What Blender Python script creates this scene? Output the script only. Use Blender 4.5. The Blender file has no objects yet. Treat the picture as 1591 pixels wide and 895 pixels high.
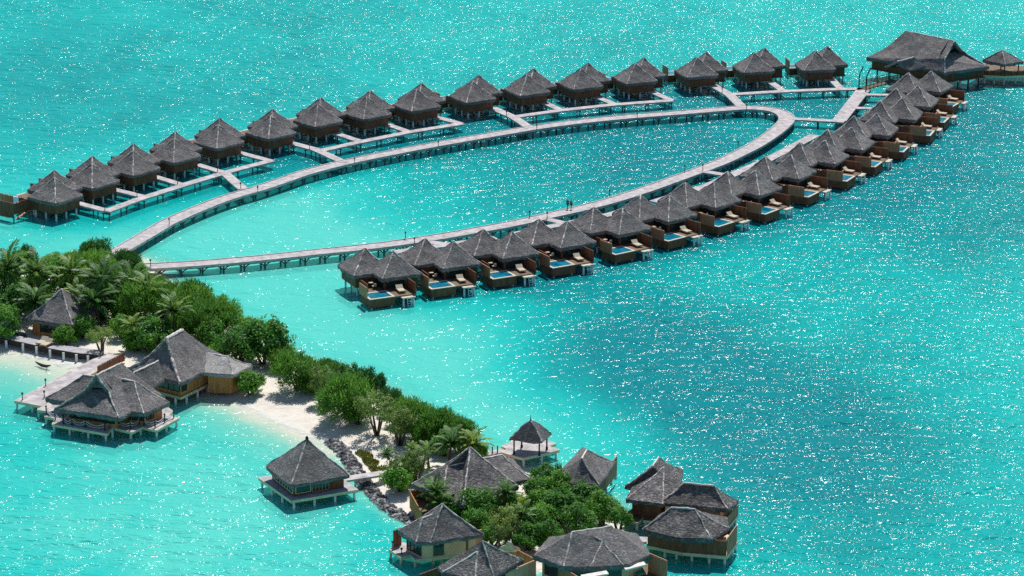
import bpy, bmesh, math, random
from mathutils import Vector, Matrix, noise as mnoise

scene = bpy.context.scene
COL = scene.collection
rnd = random.Random(7)

# ------------------------------------------------------------------ survey
CAM_H, FOC, PITCH, PW, PH = 135.0, 4700.0, math.radians(17.2), 1591, 895


def at(px, py, z=0.0):
    """world point at height z surveyed from the aerial photograph"""
    a = (px - PW / 2) / FOC
    b = (PH / 2 - py) / FOC
    d = (a, math.cos(PITCH) + b * math.sin(PITCH), -math.sin(PITCH) + b * math.cos(PITCH))
    t = (z - CAM_H) / d[2]
    return Vector((d[0] * t, d[1] * t, z))


def px_scale(px, py):
    p = at(px, py)
    return FOC / math.sqrt(p.x ** 2 + p.y ** 2 + CAM_H ** 2)


# ------------------------------------------------------------------ tagging
def tag(o, label=None, cat=None, group=None, kind=None):
    if label:
        o['label'] = label
    if cat:
        o['category'] = cat
    if group:
        o['group'] = group
    if kind:
        o['kind'] = kind
    return o


def empty(name, loc=(0, 0, 0), rz=0.0):
    o = bpy.data.objects.new(name, None)
    o.location = loc
    o.rotation_euler = (0, 0, rz)
    o.empty_display_size = 0.5
    COL.objects.link(o)
    return o


def link(name, mesh, mat=None, parent=None, smooth=False):
    if mat is not None and not mesh.materials:
        mesh.materials.append(mat)
    if smooth:
        for p in mesh.polygons:
            p.use_smooth = True
    o = bpy.data.objects.new(name, mesh)
    COL.objects.link(o)
    if parent is not None:
        o.parent = parent
    return o


def obj(name, bm, mat=None, parent=None, smooth=False):
    me = bpy.data.meshes.new(name)
    bm.normal_update()
    bm.to_mesh(me)
    bm.free()
    return link(name, me, mat, parent, smooth)


def copy_tree(o, parent=None):
    c = o.copy()
    COL.objects.link(c)
    if parent is not None:
        c.parent = parent
    for ch in list(o.children):
        copy_tree(ch, c)
    return c


# ------------------------------------------------------------------ materials
def new_mat(name):
    m = bpy.data.materials.new(name)
    m.use_nodes = True
    nt = m.node_tree
    return m, nt, nt.nodes['Principled BSDF']


def N(nt, typ, **kw):
    n = nt.nodes.new(typ)
    for k, v in kw.items():
        if k in n.inputs:
            n.inputs[k].default_value = v
        else:
            setattr(n, k, v)
    return n


def ramp(nt, fac, stops):
    r = nt.nodes.new('ShaderNodeValToRGB')
    el = r.color_ramp.elements
    while len(el) < len(stops):
        el.new(0.5)
    for e, (p, c) in zip(el, stops):
        e.position = p
        e.color = (c[0], c[1], c[2], 1)
    nt.links.new(fac, r.inputs['Fac'])
    return r


def coords(nt, rand=True, kind='Object'):
    tc = nt.nodes.new('ShaderNodeTexCoord')
    if not rand:
        return tc.outputs[kind]
    oi = nt.nodes.new('ShaderNodeObjectInfo')
    mul = N(nt, 'ShaderNodeMath', operation='MULTIPLY')
    nt.links.new(oi.outputs['Random'], mul.inputs[0])
    mul.inputs[1].default_value = 97.0
    add = N(nt, 'ShaderNodeVectorMath', operation='ADD')
    nt.links.new(tc.outputs[kind], add.inputs[0])
    nt.links.new(mul.outputs[0], add.inputs[1])
    return add.outputs[0]


def noisy(name, stops, scale=3.0, stretch=(1, 1, 1), rough=0.8, bump=0.0, bump_scale=None, spec=0.3, detail=5.0, rand=True):
    m, nt, b = new_mat(name)
    co = coords(nt, rand)
    mp = N(nt, 'ShaderNodeMapping')
    mp.inputs['Scale'].default_value = stretch
    nt.links.new(co, mp.inputs['Vector'])
    n = N(nt, 'ShaderNodeTexNoise', Scale=scale, Detail=detail, Roughness=0.62)
    nt.links.new(mp.outputs[0], n.inputs['Vector'])
    r = ramp(nt, n.outputs['Fac'], stops)
    nt.links.new(r.outputs[0], b.inputs['Base Color'])
    b.inputs['Roughness'].default_value = rough
    b.inputs['Specular IOR Level'].default_value = spec
    if bump:
        n2 = N(nt, 'ShaderNodeTexNoise', Scale=bump_scale or scale * 2, Detail=4.0)
        nt.links.new(mp.outputs[0], n2.inputs['Vector'])
        bp = N(nt, 'ShaderNodeBump', Strength=1.0, Distance=bump)
        nt.links.new(n2.outputs['Fac'], bp.inputs['Height'])
        nt.links.new(bp.outputs[0], b.inputs['Normal'])
    return m


def thatch_mat(name, dark, light, streak=0.5, relief=0.24):
    m, nt, b = new_mat(name)
    co = coords(nt)
    fine = N(nt, 'ShaderNodeTexNoise', Scale=4.2, Detail=5.0, Roughness=0.75)
    nt.links.new(co, fine.inputs['Vector'])
    big = N(nt, 'ShaderNodeTexNoise', Scale=0.45, Detail=3.0)
    nt.links.new(co, big.inputs['Vector'])
    # thatch courses: bands by height, broken up
    sp = N(nt, 'ShaderNodeMapping')
    sp.inputs['Scale'].default_value = (0.8, 0.8, 3.0)
    nt.links.new(co, sp.inputs['Vector'])
    crs = N(nt, 'ShaderNodeTexNoise', Scale=3.0, Detail=5.0, Roughness=0.7)
    nt.links.new(sp.outputs[0], crs.inputs['Vector'])
    a = N(nt, 'ShaderNodeMix', data_type='FLOAT')
    a.inputs[0].default_value = streak
    nt.links.new(fine.outputs['Fac'], a.inputs[2])
    nt.links.new(crs.outputs['Fac'], a.inputs[3])
    a2 = N(nt, 'ShaderNodeMix', data_type='FLOAT')
    a2.inputs[0].default_value = 0.18
    nt.links.new(a.outputs[0], a2.inputs[2])
    nt.links.new(big.outputs['Fac'], a2.inputs[3])
    mid = tuple((x * y) ** 0.5 for x, y in zip(dark, light))
    r = ramp(nt, a2.outputs[0], [(0.38, dark), (0.51, mid), (0.60, light), (0.68, tuple(v * 1.5 for v in light))])
    nt.links.new(r.outputs[0], b.inputs['Base Color'])
    b.inputs['Roughness'].default_value = 0.85
    b.inputs['Specular IOR Level'].default_value = 0.15
    bp = N(nt, 'ShaderNodeBump', Strength=1.0, Distance=relief)
    nt.links.new(a.outputs[0], bp.inputs['Height'])
    nt.links.new(bp.outputs[0], b.inputs['Normal'])
    return m


M = {}
M['thatch'] = thatch_mat('thatch_grey', (0.088, 0.083, 0.083), (0.385, 0.37, 0.365))
M['thatch_rough'] = thatch_mat('thatch_weathered', (0.066, 0.063, 0.064), (0.43, 0.416, 0.412), 0.8, 0.5)
M['thatch_new'] = thatch_mat('thatch_pale', (0.26, 0.25, 0.24), (0.62, 0.60, 0.58))
M['cap'] = noisy('ridge_thatch', [(0.42, (0.24, 0.22, 0.21)), (0.53, (0.55, 0.49, 0.455)), (0.63, (0.90, 0.82, 0.76))], 1.6, rough=0.9, bump=0.1, bump_scale=6)
M['cap_white'] = noisy('ridge_mortar', [(0.35, (0.62, 0.56, 0.52)), (0.6, (0.88, 0.81, 0.75))], 2.2, rough=0.9)
M['wall'] = noisy('brown_timber_wall', [(0.3, (0.125, 0.048, 0.024)), (0.65, (0.25, 0.105, 0.055))], 2.0, (1, 1, 0.25), 0.7, 0.02)
M['wall_red'] = noisy('red_brown_timber', [(0.3, (0.10, 0.035, 0.018)), (0.65, (0.22, 0.09, 0.045))], 2.0, (1, 1, 0.25), 0.7, 0.02)
M['wall_orange'] = noisy('honey_timber', [(0.3, (0.36, 0.145, 0.045)), (0.65, (0.62, 0.29, 0.105))], 3.0, (1, 1, 0.15), 0.7, 0.02)
M['wall_cream'] = noisy('cream_wall', [(0.3, (0.72, 0.37, 0.21)), (0.65, (0.90, 0.53, 0.34))], 1.2, (1, 1, 0.4), 0.8)
M['beam'] = noisy('dark_beam', [(0.3, (0.02, 0.016, 0.014)), (0.65, (0.05, 0.04, 0.032))], 3.0, rough=0.7)
M['fascia'] = noisy('pale_timber_edge', [(0.3, (0.55, 0.45, 0.28)), (0.65, (0.75, 0.65, 0.45))], 2.0, rough=0.7)
M['deck'] = noisy('weathered_deck', [(0.32, (0.30, 0.275, 0.28)), (0.5, (0.46, 0.425, 0.43)), (0.66, (0.60, 0.57, 0.57))], 0.9, (1, 1, 1), 0.8, 0.02, 8)
M['deck_dark'] = noisy('grey_deck', [(0.3, (0.30, 0.29, 0.32)), (0.62, (0.46, 0.45, 0.48))], 1.1, (1, 1, 1), 0.8)
M['deck_brown'] = noisy('brown_deck', [(0.3, (0.105, 0.072, 0.045)), (0.62, (0.20, 0.145, 0.095))], 1.3, (1, 1, 1), 0.75)
M['screen'] = noisy('slat_screen', [(0.3, (0.36, 0.145, 0.072)), (0.65, (0.66, 0.31, 0.18))], 2.5, (3, 3, 0.3), 0.7, 0.02)
M['pile'] = noisy('pale_pile', [(0.3, (0.66, 0.70, 0.72)), (0.65, (0.85, 0.87, 0.88))], 2.0, rough=0.6)
M['pile_dark'] = noisy('jetty_pile', [(0.3, (0.05, 0.06, 0.065)), (0.65, (0.13, 0.14, 0.14))], 2.0, rough=0.7)
M['stone_rim'] = noisy('pool_rim', [(0.3, (0.48, 0.42, 0.33)), (0.65, (0.66, 0.60, 0.50))], 2.0, rough=0.7)
M['cream'] = noisy('cream_cushion', [(0.3, (0.46, 0.40, 0.29)), (0.65, (0.62, 0.55, 0.43))], 3.0, rough=0.9)
M['black'] = noisy('black_metal', [(0.3, (0.012, 0.012, 0.013)), (0.65, (0.03, 0.03, 0.032))], 4.0, rough=0.5)
M['rope'] = noisy('white_rope', [(0.3, (0.45, 0.45, 0.45)), (0.65, (0.7, 0.7, 0.7))], 4.0, rough=0.9)
M['bark'] = noisy('bark', [(0.3, (0.06, 0.045, 0.032)), (0.65, (0.16, 0.13, 0.10))], 3.0, (1, 1, 0.3), 0.9, 0.03)
M['rock'] = noisy('rock', [(0.3, (0.03, 0.03, 0.036)), (0.52, (0.11, 0.11, 0.125)), (0.60, (0.50, 0.49, 0.48))], 1.3, rough=0.85, bump=0.08, bump_scale=3, rand=False)  # pale stop paints the white wet glints into the rock colour
M['grass'] = noisy('lawn', [(0.3, (0.20, 0.22, 0.045)), (0.65, (0.34, 0.35, 0.09))], 2.0, rough=0.9)
M['teal_cloth'] = noisy('teal_cloth', [(0.3, (0.02, 0.26, 0.20)), (0.65, (0.04, 0.36, 0.28))], 3.0, rough=0.9)
M['skin'] = noisy('skin', [(0.3, (0.40, 0.22, 0.15)), (0.65, (0.50, 0.30, 0.20))], 3.0, rough=0.6)
M['navy'] = noisy('navy_cloth', [(0.3, (0.012, 0.03, 0.065)), (0.65, (0.02, 0.05, 0.10))], 4.0, rough=0.9)
M['black_cloth'] = noisy('black_cloth', [(0.3, (0.008, 0.010, 0.012)), (0.65, (0.02, 0.022, 0.025))], 4.0, rough=0.9)
M['teal_shirt'] = noisy('dark_teal_cloth', [(0.3, (0.01, 0.06, 0.06)), (0.65, (0.02, 0.10, 0.10))], 4.0, rough=0.9)


def glass_mat():
    m, nt, b = new_mat('dark_glass')
    b.inputs['Base Color'].default_value = (0.02, 0.045, 0.045, 1)
    b.inputs['Roughness'].default_value = 0.06
    return m


M['glass'] = glass_mat()


def pool_mat():
    m, nt, b = new_mat('pool_water')
    co = coords(nt)
    n = N(nt, 'ShaderNodeTexNoise', Scale=0.7, Detail=2.0)
    nt.links.new(co, n.inputs['Vector'])
    r = ramp(nt, n.outputs['Fac'], [(0.3, (0.0, 0.12, 0.21)), (0.7, (0.02, 0.27, 0.38))])
    nt.links.new(r.outputs[0], b.inputs['Base Color'])
    b.inputs['Roughness'].default_value = 0.04
    n2 = N(nt, 'ShaderNodeTexNoise', Scale=2.5, Detail=2.0)
    nt.links.new(co, n2.inputs['Vector'])
    bp = N(nt, 'ShaderNodeBump', Strength=1.0, Distance=0.05)
    nt.links.new(n2.outputs['Fac'], bp.inputs['Height'])
    nt.links.new(bp.outputs[0], b.inputs['Normal'])
    return m


M['pool'] = pool_mat()


def leaf_mat(name, c0, c1, c2, trans=0.5, rough=0.5, spec=0.35):
    c0, c1, c2 = [(min(c[0] * 2.35, 0.9), min(c[1] * 2.6, 0.9), min(c[2] * 1.6, 0.9)) for c in (c0, c1, c2)]
    m, nt, b = new_mat(name)
    at_ = N(nt, 'ShaderNodeAttribute', attribute_name='tone')
    oi = N(nt, 'ShaderNodeObjectInfo')
    mx = N(nt, 'ShaderNodeMath', operation='MULTIPLY_ADD')
    nt.links.new(oi.outputs['Random'], mx.inputs[0])
    mx.inputs[1].default_value = 0.55
    nt.links.new(at_.outputs['Fac'], mx.inputs[2])
    sb = N(nt, 'ShaderNodeMath', operation='SUBTRACT')
    nt.links.new(mx.outputs[0], sb.inputs[0])
    sb.inputs[1].default_value = 0.27
    r = ramp(nt, sb.outputs[0], [(0.0, c0), (0.55, c1), (1.0, c2)])
    nt.links.new(r.outputs[0], b.inputs['Base Color'])
    b.inputs['Roughness'].default_value = rough
    b.inputs['Specular IOR Level'].default_value = spec
    tr = N(nt, 'ShaderNodeBsdfTranslucent')
    nt.links.new(r.outputs[0], tr.inputs['Color'])
    ms = N(nt, 'ShaderNodeMixShader')
    ms.inputs[0].default_value = trans
    nt.links.new(b.outputs[0], ms.inputs[1])
    nt.links.new(tr.outputs[0], ms.inputs[2])
    nt.links.new(ms.outputs[0], nt.nodes['Material Output'].inputs['Surface'])
    return m


M['leaf'] = leaf_mat('broad_leaf', (0.022, 0.070, 0.020), (0.050, 0.130, 0.028), (0.13, 0.22, 0.045))
M['leaf_bright'] = leaf_mat('bright_leaf', (0.040, 0.105, 0.02), (0.075, 0.165, 0.028), (0.15, 0.25, 0.05))
M['leaf_yellow'] = leaf_mat('yellow_leaf', (0.11, 0.15, 0.02), (0.20, 0.24, 0.03), (0.33, 0.36, 0.05))
M['needle'] = leaf_mat('feathery_leaf', (0.028, 0.070, 0.022), (0.055, 0.120, 0.030), (0.10, 0.17, 0.04), 0.5, 0.6, 0.2)
M['needle_dark'] = leaf_mat('dark_feathery_leaf', (0.012, 0.040, 0.018), (0.025, 0.070, 0.025), (0.05, 0.11, 0.03), 0.45, 0.6, 0.2)
M['leaf_olive'] = leaf_mat('olive_leaf', (0.045, 0.075, 0.03), (0.09, 0.13, 0.05), (0.19, 0.22, 0.09))
M['frond'] = leaf_mat('palm_frond', (0.022, 0.058, 0.022), (0.045, 0.105, 0.03), (0.17, 0.20, 0.05), 0.42, 0.5, 0.35)

# ------------------------------------------------------------------ mesh helpers
def box(bm, x0, x1, y0, y1, z0, z1, mtx=None):
    vs = [bm.verts.new((x, y, z)) for z in (z0, z1) for y in (y0, y1) for x in (x0, x1)]
    for f in ((0, 2, 3, 1), (4, 5, 7, 6), (0, 1, 5, 4), (2, 6, 7, 3), (0, 4, 6, 2), (1, 3, 7, 5)):
        bm.faces.new([vs[i] for i in f])
    if mtx is not None:
        for v in vs:
            v.co = mtx @ v.co
    return vs


def prism(bm, pts, z0, z1):
    """vertical prism over a plan polygon"""
    pts = [Vector((p[0], p[1])) for p in pts]
    area = sum(a.x * b.y - b.x * a.y for a, b in zip(pts, pts[1:] + pts[:1]))
    if area < 0:
        pts.reverse()
    lo = [bm.verts.new((p.x, p.y, z0)) for p in pts]
    hi = [bm.verts.new((p.x, p.y, z1)) for p in pts]
    bm.faces.new(hi)
    bm.faces.new(list(reversed(lo)))
    n = len(pts)
    for i in range(n):
        j = (i + 1) % n
        bm.faces.new((lo[i], lo[j], hi[j], hi[i]))


def tube(bm, pts, radii, sides=8, cap=True):
    pts = [Vector(p) for p in pts]
    rings = []
    for i, p in enumerate(pts):
        a = pts[max(i - 1, 0)]
        b = pts[min(i + 1, len(pts) - 1)]
        d = (b - a).normalized()
        up = Vector((0, 0, 1)) if abs(d.z) < 0.9 else Vector((1, 0, 0))
        s = d.cross(up).normalized()
        u = s.cross(d).normalized()
        r = radii[i] if hasattr(radii, '__len__') else radii
        rings.append([bm.verts.new(p + (s * math.cos(t) + u * math.sin(t)) * r)
                      for t in (2 * math.pi * k / sides for k in range(sides))])
    for a, b in zip(rings, rings[1:]):
        for k in range(sides):
            bm.faces.new((a[k], a[(k + 1) % sides], b[(k + 1) % sides], b[k]))
    if cap:
        bm.faces.new(list(reversed(rings[0])))
        bm.faces.new(rings[-1])


_mesh_cache = {}


def pile_mesh(h, r, mat):
    key = (round(h, 2), round(r, 2), mat.name)
    if key not in _mesh_cache:
        bm = bmesh.new()
        tube(bm, [(0, 0, -h), (0, 0, 0)], r, 8)
        me = bpy.data.meshes.new('pile')
        bm.to_mesh(me)
        bm.free()
        me.materials.append(mat)
        for p in me.polygons:
            p.use_smooth = len(p.vertices) == 4
        _mesh_cache[key] = me
    return _mesh_cache[key]


def pile(parent, x, y, ztop, mat=None, r=0.16, zbot=-0.85):
    o = link('pile', pile_mesh(ztop - zbot, r, mat or M['pile']), None, parent)
    o.location = (x, y, ztop)
    return o


def ncoord(p, s, seed=0.0):
    return mnoise.noise(Vector((p.x * s + seed, p.y * s - seed, p.z * s + seed * 0.3)))


def sag_dz(z, ze, za, sag):
    t = min(max((z - ze) / max(za - ze, 0.01), 0.0), 1.0)
    return -sag * math.sin(math.pi * t)


def roof(parent, pts, faces, caps=(), name='roof', mat=None, ze=None, sag=0.16, drop=0.5, seg=0.75, cap_r=0.11, cap_mat=None, gable_free=(), seed=0.0, white_caps=()):
    """thatched roof surface from named points; open edges become the drooping eave fringe"""
    mat = mat or M['thatch']
    zs = [p[2] for p in pts.values()]
    za = max(zs)
    ze = min(zs) if ze is None else ze
    bm = bmesh.new()
    V = {k: bm.verts.new(p) for k, p in pts.items()}
    for f in faces:
        bm.faces.new([V[k] for k in f])
    bmesh.ops.triangulate(bm, faces=bm.faces[:])
    for _ in range(6):
        long = [e for e in bm.edges if e.calc_length() > seg * 1.5]
        if not long:
            break
        bmesh.ops.subdivide_edges(bm, edges=long, cuts=1, use_grid_fill=True)
        bmesh.ops.triangulate(bm, faces=[f for f in bm.faces if len(f.verts) > 3])
    bmesh.ops.recalc_face_normals(bm, faces=bm.faces[:])
    up = sum((f.normal.z * f.calc_area() for f in bm.faces))
    if up < 0:
        bmesh.ops.reverse_faces(bm, faces=bm.faces[:])
    bm.normal_update()

    def shift(p):
        d = sag_dz(p.z, ze, za, sag)
        j = ncoord(p, 0.9, seed) * 0.11 + ncoord(p, 2.3, seed + 5) * 0.07
        return Vector((ncoord(p, 0.8, seed + 9) * 0.08, ncoord(p, 0.8, seed + 14) * 0.08, d + j))
    for v in bm.verts:
        v.co = v.co + shift(v.co)
    border = [e for e in bm.edges if len(e.link_faces) == 1]
    if drop and border:
        c = Vector((sum(p[0] for p in pts.values()), sum(p[1] for p in pts.values()), 0)) / len(pts)
        # rounded lip, then hanging fringe
        r = bmesh.ops.extrude_edge_only(bm, edges=border)
        vs = [g for g in r['geom'] if isinstance(g, bmesh.types.BMVert)]
        for v in vs:
            d = Vector((v.co.x - c.x, v.co.y - c.y, 0)).normalized()
            v.co += d * 0.10 + Vector((0, 0, -0.20 + 0.05 * ncoord(v.co, 2.0, seed)))
        e2 = [g for g in r['geom'] if isinstance(g, bmesh.types.BMEdge) and len(g.link_faces) == 1]
        r = bmesh.ops.extrude_edge_only(bm, edges=e2)
        vs = [g for g in r['geom'] if isinstance(g, bmesh.types.BMVert)]
        for v in vs:
            d = Vector((v.co.x - c.x, v.co.y - c.y, 0)).normalized()
            v.co += d * (-0.10 + 0.10 * ncoord(v.co, 2.7, seed + 8)) + Vector((0, 0, -(drop - 0.2) + 0.26 * ncoord(v.co, 2.9, seed + 3)))
        e3 = [g for g in r['geom'] if isinstance(g, bmesh.types.BMEdge) and len(g.link_faces) == 1]
        r = bmesh.ops.extrude_edge_only(bm, edges=e3)
        vs = [g for g in r['geom'] if isinstance(g, bmesh.types.BMVert)]
        for v in vs:
            d = Vector((v.co.x - c.x, v.co.y - c.y, 0)).normalized()
            v.co += d * -0.55 + Vector((0, 0, 0.06))
    ro = obj(name, bm, mat, parent)
    for k, lst in enumerate((caps, white_caps)):
        if not lst:
            continue
        for line in lst:
            cb = bmesh.new()
            a, b = Vector(pts[line[0]]), Vector(pts[line[1]])
            n = max(3, int((b - a).length / 0.45))
            pl, rr = [], []
            for i in range(n + 1):
                p = a.lerp(b, i / n)
                p = p + shift(p) + Vector((ncoord(p, 1.7, 31) * 0.05, ncoord(p, 1.7, 47) * 0.05, -cap_r * 0.35))
                pl.append(p)
                rr.append(cap_r * (0.8 + 0.45 * rnd.random()))
            tube(cb, pl, rr, 6)
            obj('hip_cap', cb, (M['cap'], cap_mat or M['cap_white'])[k], ro)
    return ro


def pyramid(parent, c, hd, ang, za, ze, cap_sides=(0, 1, 2, 3), name='roof', mat=None, sag=0.16, drop=0.55, seed=0.0, chamfer=0.10, cap_r=0.12):
    """square hipped roof, half diagonal hd, first corner pointing along ang"""
    pts, faces, caps = {'a': (c[0], c[1], za)}, [], []
    cor = [Vector((c[0] + hd * math.cos(ang + k * math.pi / 2), c[1] + hd * math.sin(ang + k * math.pi / 2))) for k in range(4)]
    for k in range(4):
        p, q = cor[k], cor[(k + 1) % 4]
        pr = cor[k - 1]
        s = p.lerp(pr, chamfer)
        e = p.lerp(q, chamfer)
        pts['s%d' % k] = (s.x, s.y, ze)
        pts['e%d' % k] = (e.x, e.y, ze)
        m = (s + e) / 2
        pts['m%d' % k] = (m.x + (p.x - m.x) * 0.5, m.y + (p.y - m.y) * 0.5, ze)
    for k in range(4):
        j = (k + 1) % 4
        faces.append(('a', 'm%d' % k, 'e%d' % k, 's%d' % j, 'm%d' % j))
        faces.append(('m%d' % k, 'e%d' % k, 's%d' % k)) if False else None
        if k in cap_sides:
            caps.append(('a', 'm%d' % k))
    faces = [f for f in faces if f]
    # corner faces join the mid corner to the chamfer ends
    faces2 = []
    for k in range(4):
        j = (k + 1) % 4
        faces2.append(('a', 'm%d' % k, 'e%d' % k, 's%d' % j, 'm%d' % j))
    return roof(parent, pts, faces2, caps, name, mat, ze, sag, drop, seed=seed, cap_r=cap_r)


def poly_inset(pts, d):
    c = Vector((sum(p[0] for p in pts), sum(p[1] for p in pts))) / len(pts)
    out = []
    for p in pts:
        v = Vector((p[0], p[1])) - c
        L = v.length
        out.append(c + v * max(L - d, 0.2) / L)
    return out


def wall_ring(parent, pts, z0, z1, mat, name='wall'):
    bm = bmesh.new()
    prism(bm, pts, z0, z1)
    return obj(name, bm, mat, parent)


def window_on(parent, a, b, z0, z1, t0, t1, bars=3, mat=None):
    """framed glazing standing proud of the wall a->b (plan points), outside on the right-hand side of a->b"""
    a = Vector((a[0], a[1], 0))
    b = Vector((b[0], b[1], 0))
    d = (b - a)
    L = d.length
    d.normalize()
    n = Vector((d.y, -d.x, 0))
    p0, p1 = a + d * L * t0, a + d * L * t1
    fb = bmesh.new()
    W = (p1 - p0).length

    def slab(bm, u0, u1, w0, w1, o0, o1):
        vs = []
        for w in (w0, w1):
            for o in (o0, o1):
                for u in (u0, u1):
                    q = p0 + d * u + n * o
                    vs.append(bm.verts.new((q.x, q.y, w)))
        for f in ((0, 1, 3, 2), (4, 6, 7, 5), (0, 4, 5, 1), (2, 3, 7, 6), (0, 2, 6, 4), (1, 5, 7, 3)):
            bm.faces.new([vs[i] for i in f])
    w = 0.09
    slab(fb, 0, W, z0, z0 + w, 0.01, 0.09)
    slab(fb, 0, W, z1 - w, z1, 0.01, 0.09)
    for i in range(bars + 1):
        u = (W - w) * i / bars
        slab(fb, u, u + w, z0 + w, z1 - w, 0.01, 0.088)
    bmesh.ops.recalc_face_normals(fb, faces=fb.faces[:])
    f = obj('window', fb, mat or M['beam'], parent)
    gb = bmesh.new()
    slab(gb, w * 0.5, W - w * 0.5, z0 + w * 0.5, z1 - w * 0.5, 0.012, 0.045)
    bmesh.ops.recalc_face_normals(gb, faces=gb.faces[:])
    obj('pane', gb, M['glass'], f)
    return f


def screen(parent, a, b, z0, z1, mat=None, name='privacy_screen', step=0.62):
    """boarded screen with posts and rails between two plan points"""
    a = Vector((a[0], a[1], 0))
    b = Vector((b[0], b[1], 0))
    d = b - a
    L = d.length
    ang = math.atan2(d.y, d.x)
    mt = Matrix.Translation((a.x, a.y, 0)) @ Matrix.Rotation(ang, 4, 'Z')
    bm = bmesh.new()
    n = max(1, round(L / step))
    for i in range(n):
        x0, x1 = L * i / n + 0.03, L * (i + 1) / n - 0.03
        box(bm, x0, x1, -0.03, 0.03, z0, z1 - 0.07 - 0.02 * (i % 2), mt)
    for i in range(n + 1):
        x = L * i / n
        box(bm, x - 0.045, x + 0.045, -0.055, 0.055, z0 - 0.02, z1, mt)
    box(bm, 0, L, -0.05, 0.05, z1 + 0.002, z1 + 0.06, mt)
    box(bm, 0.05, L - 0.05, -0.042, 0.042, (z0 + z1) / 2 - 0.04, (z0 + z1) / 2 + 0.04, mt)
    return obj(name, bm, mat or M['screen'], parent)


def deck_slab(parent, pts, z, mat=None, thick=0.22, name='deck', fascia=True):
    bm = bmesh.new()
    prism(bm, pts, z - thick, z)
    d = obj(name, bm, mat or M['deck'], parent)
    return d


def ribbon_mesh(line, width, z, thick=0.28):
    pts = [Vector((p[0], p[1])) for p in line]
    bm = bmesh.new()
    L, R = [], []
    n = len(pts)
    for i, p in enumerate(pts):
        d0 = (p - pts[i - 1]).normalized() if i else None
        d1 = (pts[i + 1] - p).normalized() if i < n - 1 else None
        d = (d0 + d1).normalized() if d0 and d1 else (d0 or d1)
        nn = Vector((-d.y, d.x))
        k = 1.0
        if d0 and d1:
            k = 1.0 / max(0.4, nn.dot(Vector((-d0.y, d0.x))))
        L.append(p + nn * width / 2 * k)
        R.append(p - nn * width / 2 * k)
    tl = [bm.verts.new((p.x, p.y, z)) for p in L]
    tr = [bm.verts.new((p.x, p.y, z)) for p in R]
    bl = [bm.verts.new((p.x, p.y, z - thick)) for p in L]
    br = [bm.verts.new((p.x, p.y, z - thick)) for p in R]
    for i in range(n - 1):
        bm.faces.new((tl[i], tr[i], tr[i + 1], tl[i + 1]))
        bm.faces.new((bl[i], bl[i + 1], br[i + 1], br[i]))
        bm.faces.new((tl[i], tl[i + 1], bl[i + 1], bl[i]))
        bm.faces.new((tr[i], br[i], br[i + 1], tr[i + 1]))
    bm.faces.new((tl[0], bl[0], br[0], tr[0]))
    bm.faces.new((tl[-1], tr[-1], br[-1], bl[-1]))
    return bm


def resample(line, step):
    pts = [Vector((p[0], p[1])) for p in line]
    out = [pts[0]]
    acc = 0.0
    for a, b in zip(pts, pts[1:]):
        L = (b - a).length
        t = step - acc
        while t <= L:
            out.append(a.lerp(b, t / L))
            t += step
        acc = (acc + L) % step if True else 0
    return out


def smooth_line(pts, sub=6):
    pts = [Vector((p[0], p[1])) for p in pts]
    out = []
    n = len(pts)
    for i in range(n - 1):
        p0, p1, p2, p3 = pts[max(i - 1, 0)], pts[i], pts[i + 1], pts[min(i + 2, n - 1)]
        for k in range(sub):
            t = k / sub
            out.append(0.5 * ((2 * p1) + (-p0 + p2) * t + (2 * p0 - 5 * p1 + 4 * p2 - p3) * t * t + (-p0 + 3 * p1 - 3 * p2 + p3) * t ** 3))
    out.append(pts[-1])
    return out


# ------------------------------------------------------------------ world, sun, camera
SUN_AZ, SUN_EL = math.radians(10), math.radians(57)
w = bpy.data.worlds.new('World')
scene.world = w
w.use_nodes = True
nt = w.node_tree
bg = nt.nodes['Background']
sky = nt.nodes.new('ShaderNodeTexSky')
sky.sky_type = 'NISHITA'
sky.sun_disc = False
sky.sun_elevation = SUN_EL
sky.sun_rotation = SUN_AZ
sky.dust_density = 0.4
sky.ozone_density = 2.0
nt.links.new(sky.outputs[0], bg.inputs['Color'])
bg.inputs['Strength'].default_value = 0.082

sd = bpy.data.lights.new('sun', 'SUN')
sd.energy = 4.6
sd.angle = math.radians(0.53)
sd.color = (1.0, 0.96, 0.90)
so = bpy.data.objects.new('sun', sd)
COL.objects.link(so)
sdir = Vector((math.sin(SUN_AZ) * math.cos(SUN_EL), math.cos(SUN_AZ) * math.cos(SUN_EL), math.sin(SUN_EL)))
so.rotation_euler = sdir.to_track_quat('Z', 'Y').to_euler()
so.location = (0, 300, 200)

cd = bpy.data.cameras.new('camera')
cd.sensor_width = 36.0
cd.lens = 36.0 * FOC / PW
cd.clip_start = 1.0
cd.clip_end = 20000.0
co = bpy.data.objects.new('camera', cd)
COL.objects.link(co)
co.location = (0, 0, CAM_H)
co.rotation_euler = (math.pi / 2 - PITCH, 0, 0)
scene.camera = co
scene.view_settings.view_transform = 'Standard'
scene.view_settings.look = 'None'
scene.view_settings.exposure = 0.0
scene.view_settings.gamma = 1.0
scene.cycles.use_denoising = False

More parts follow.
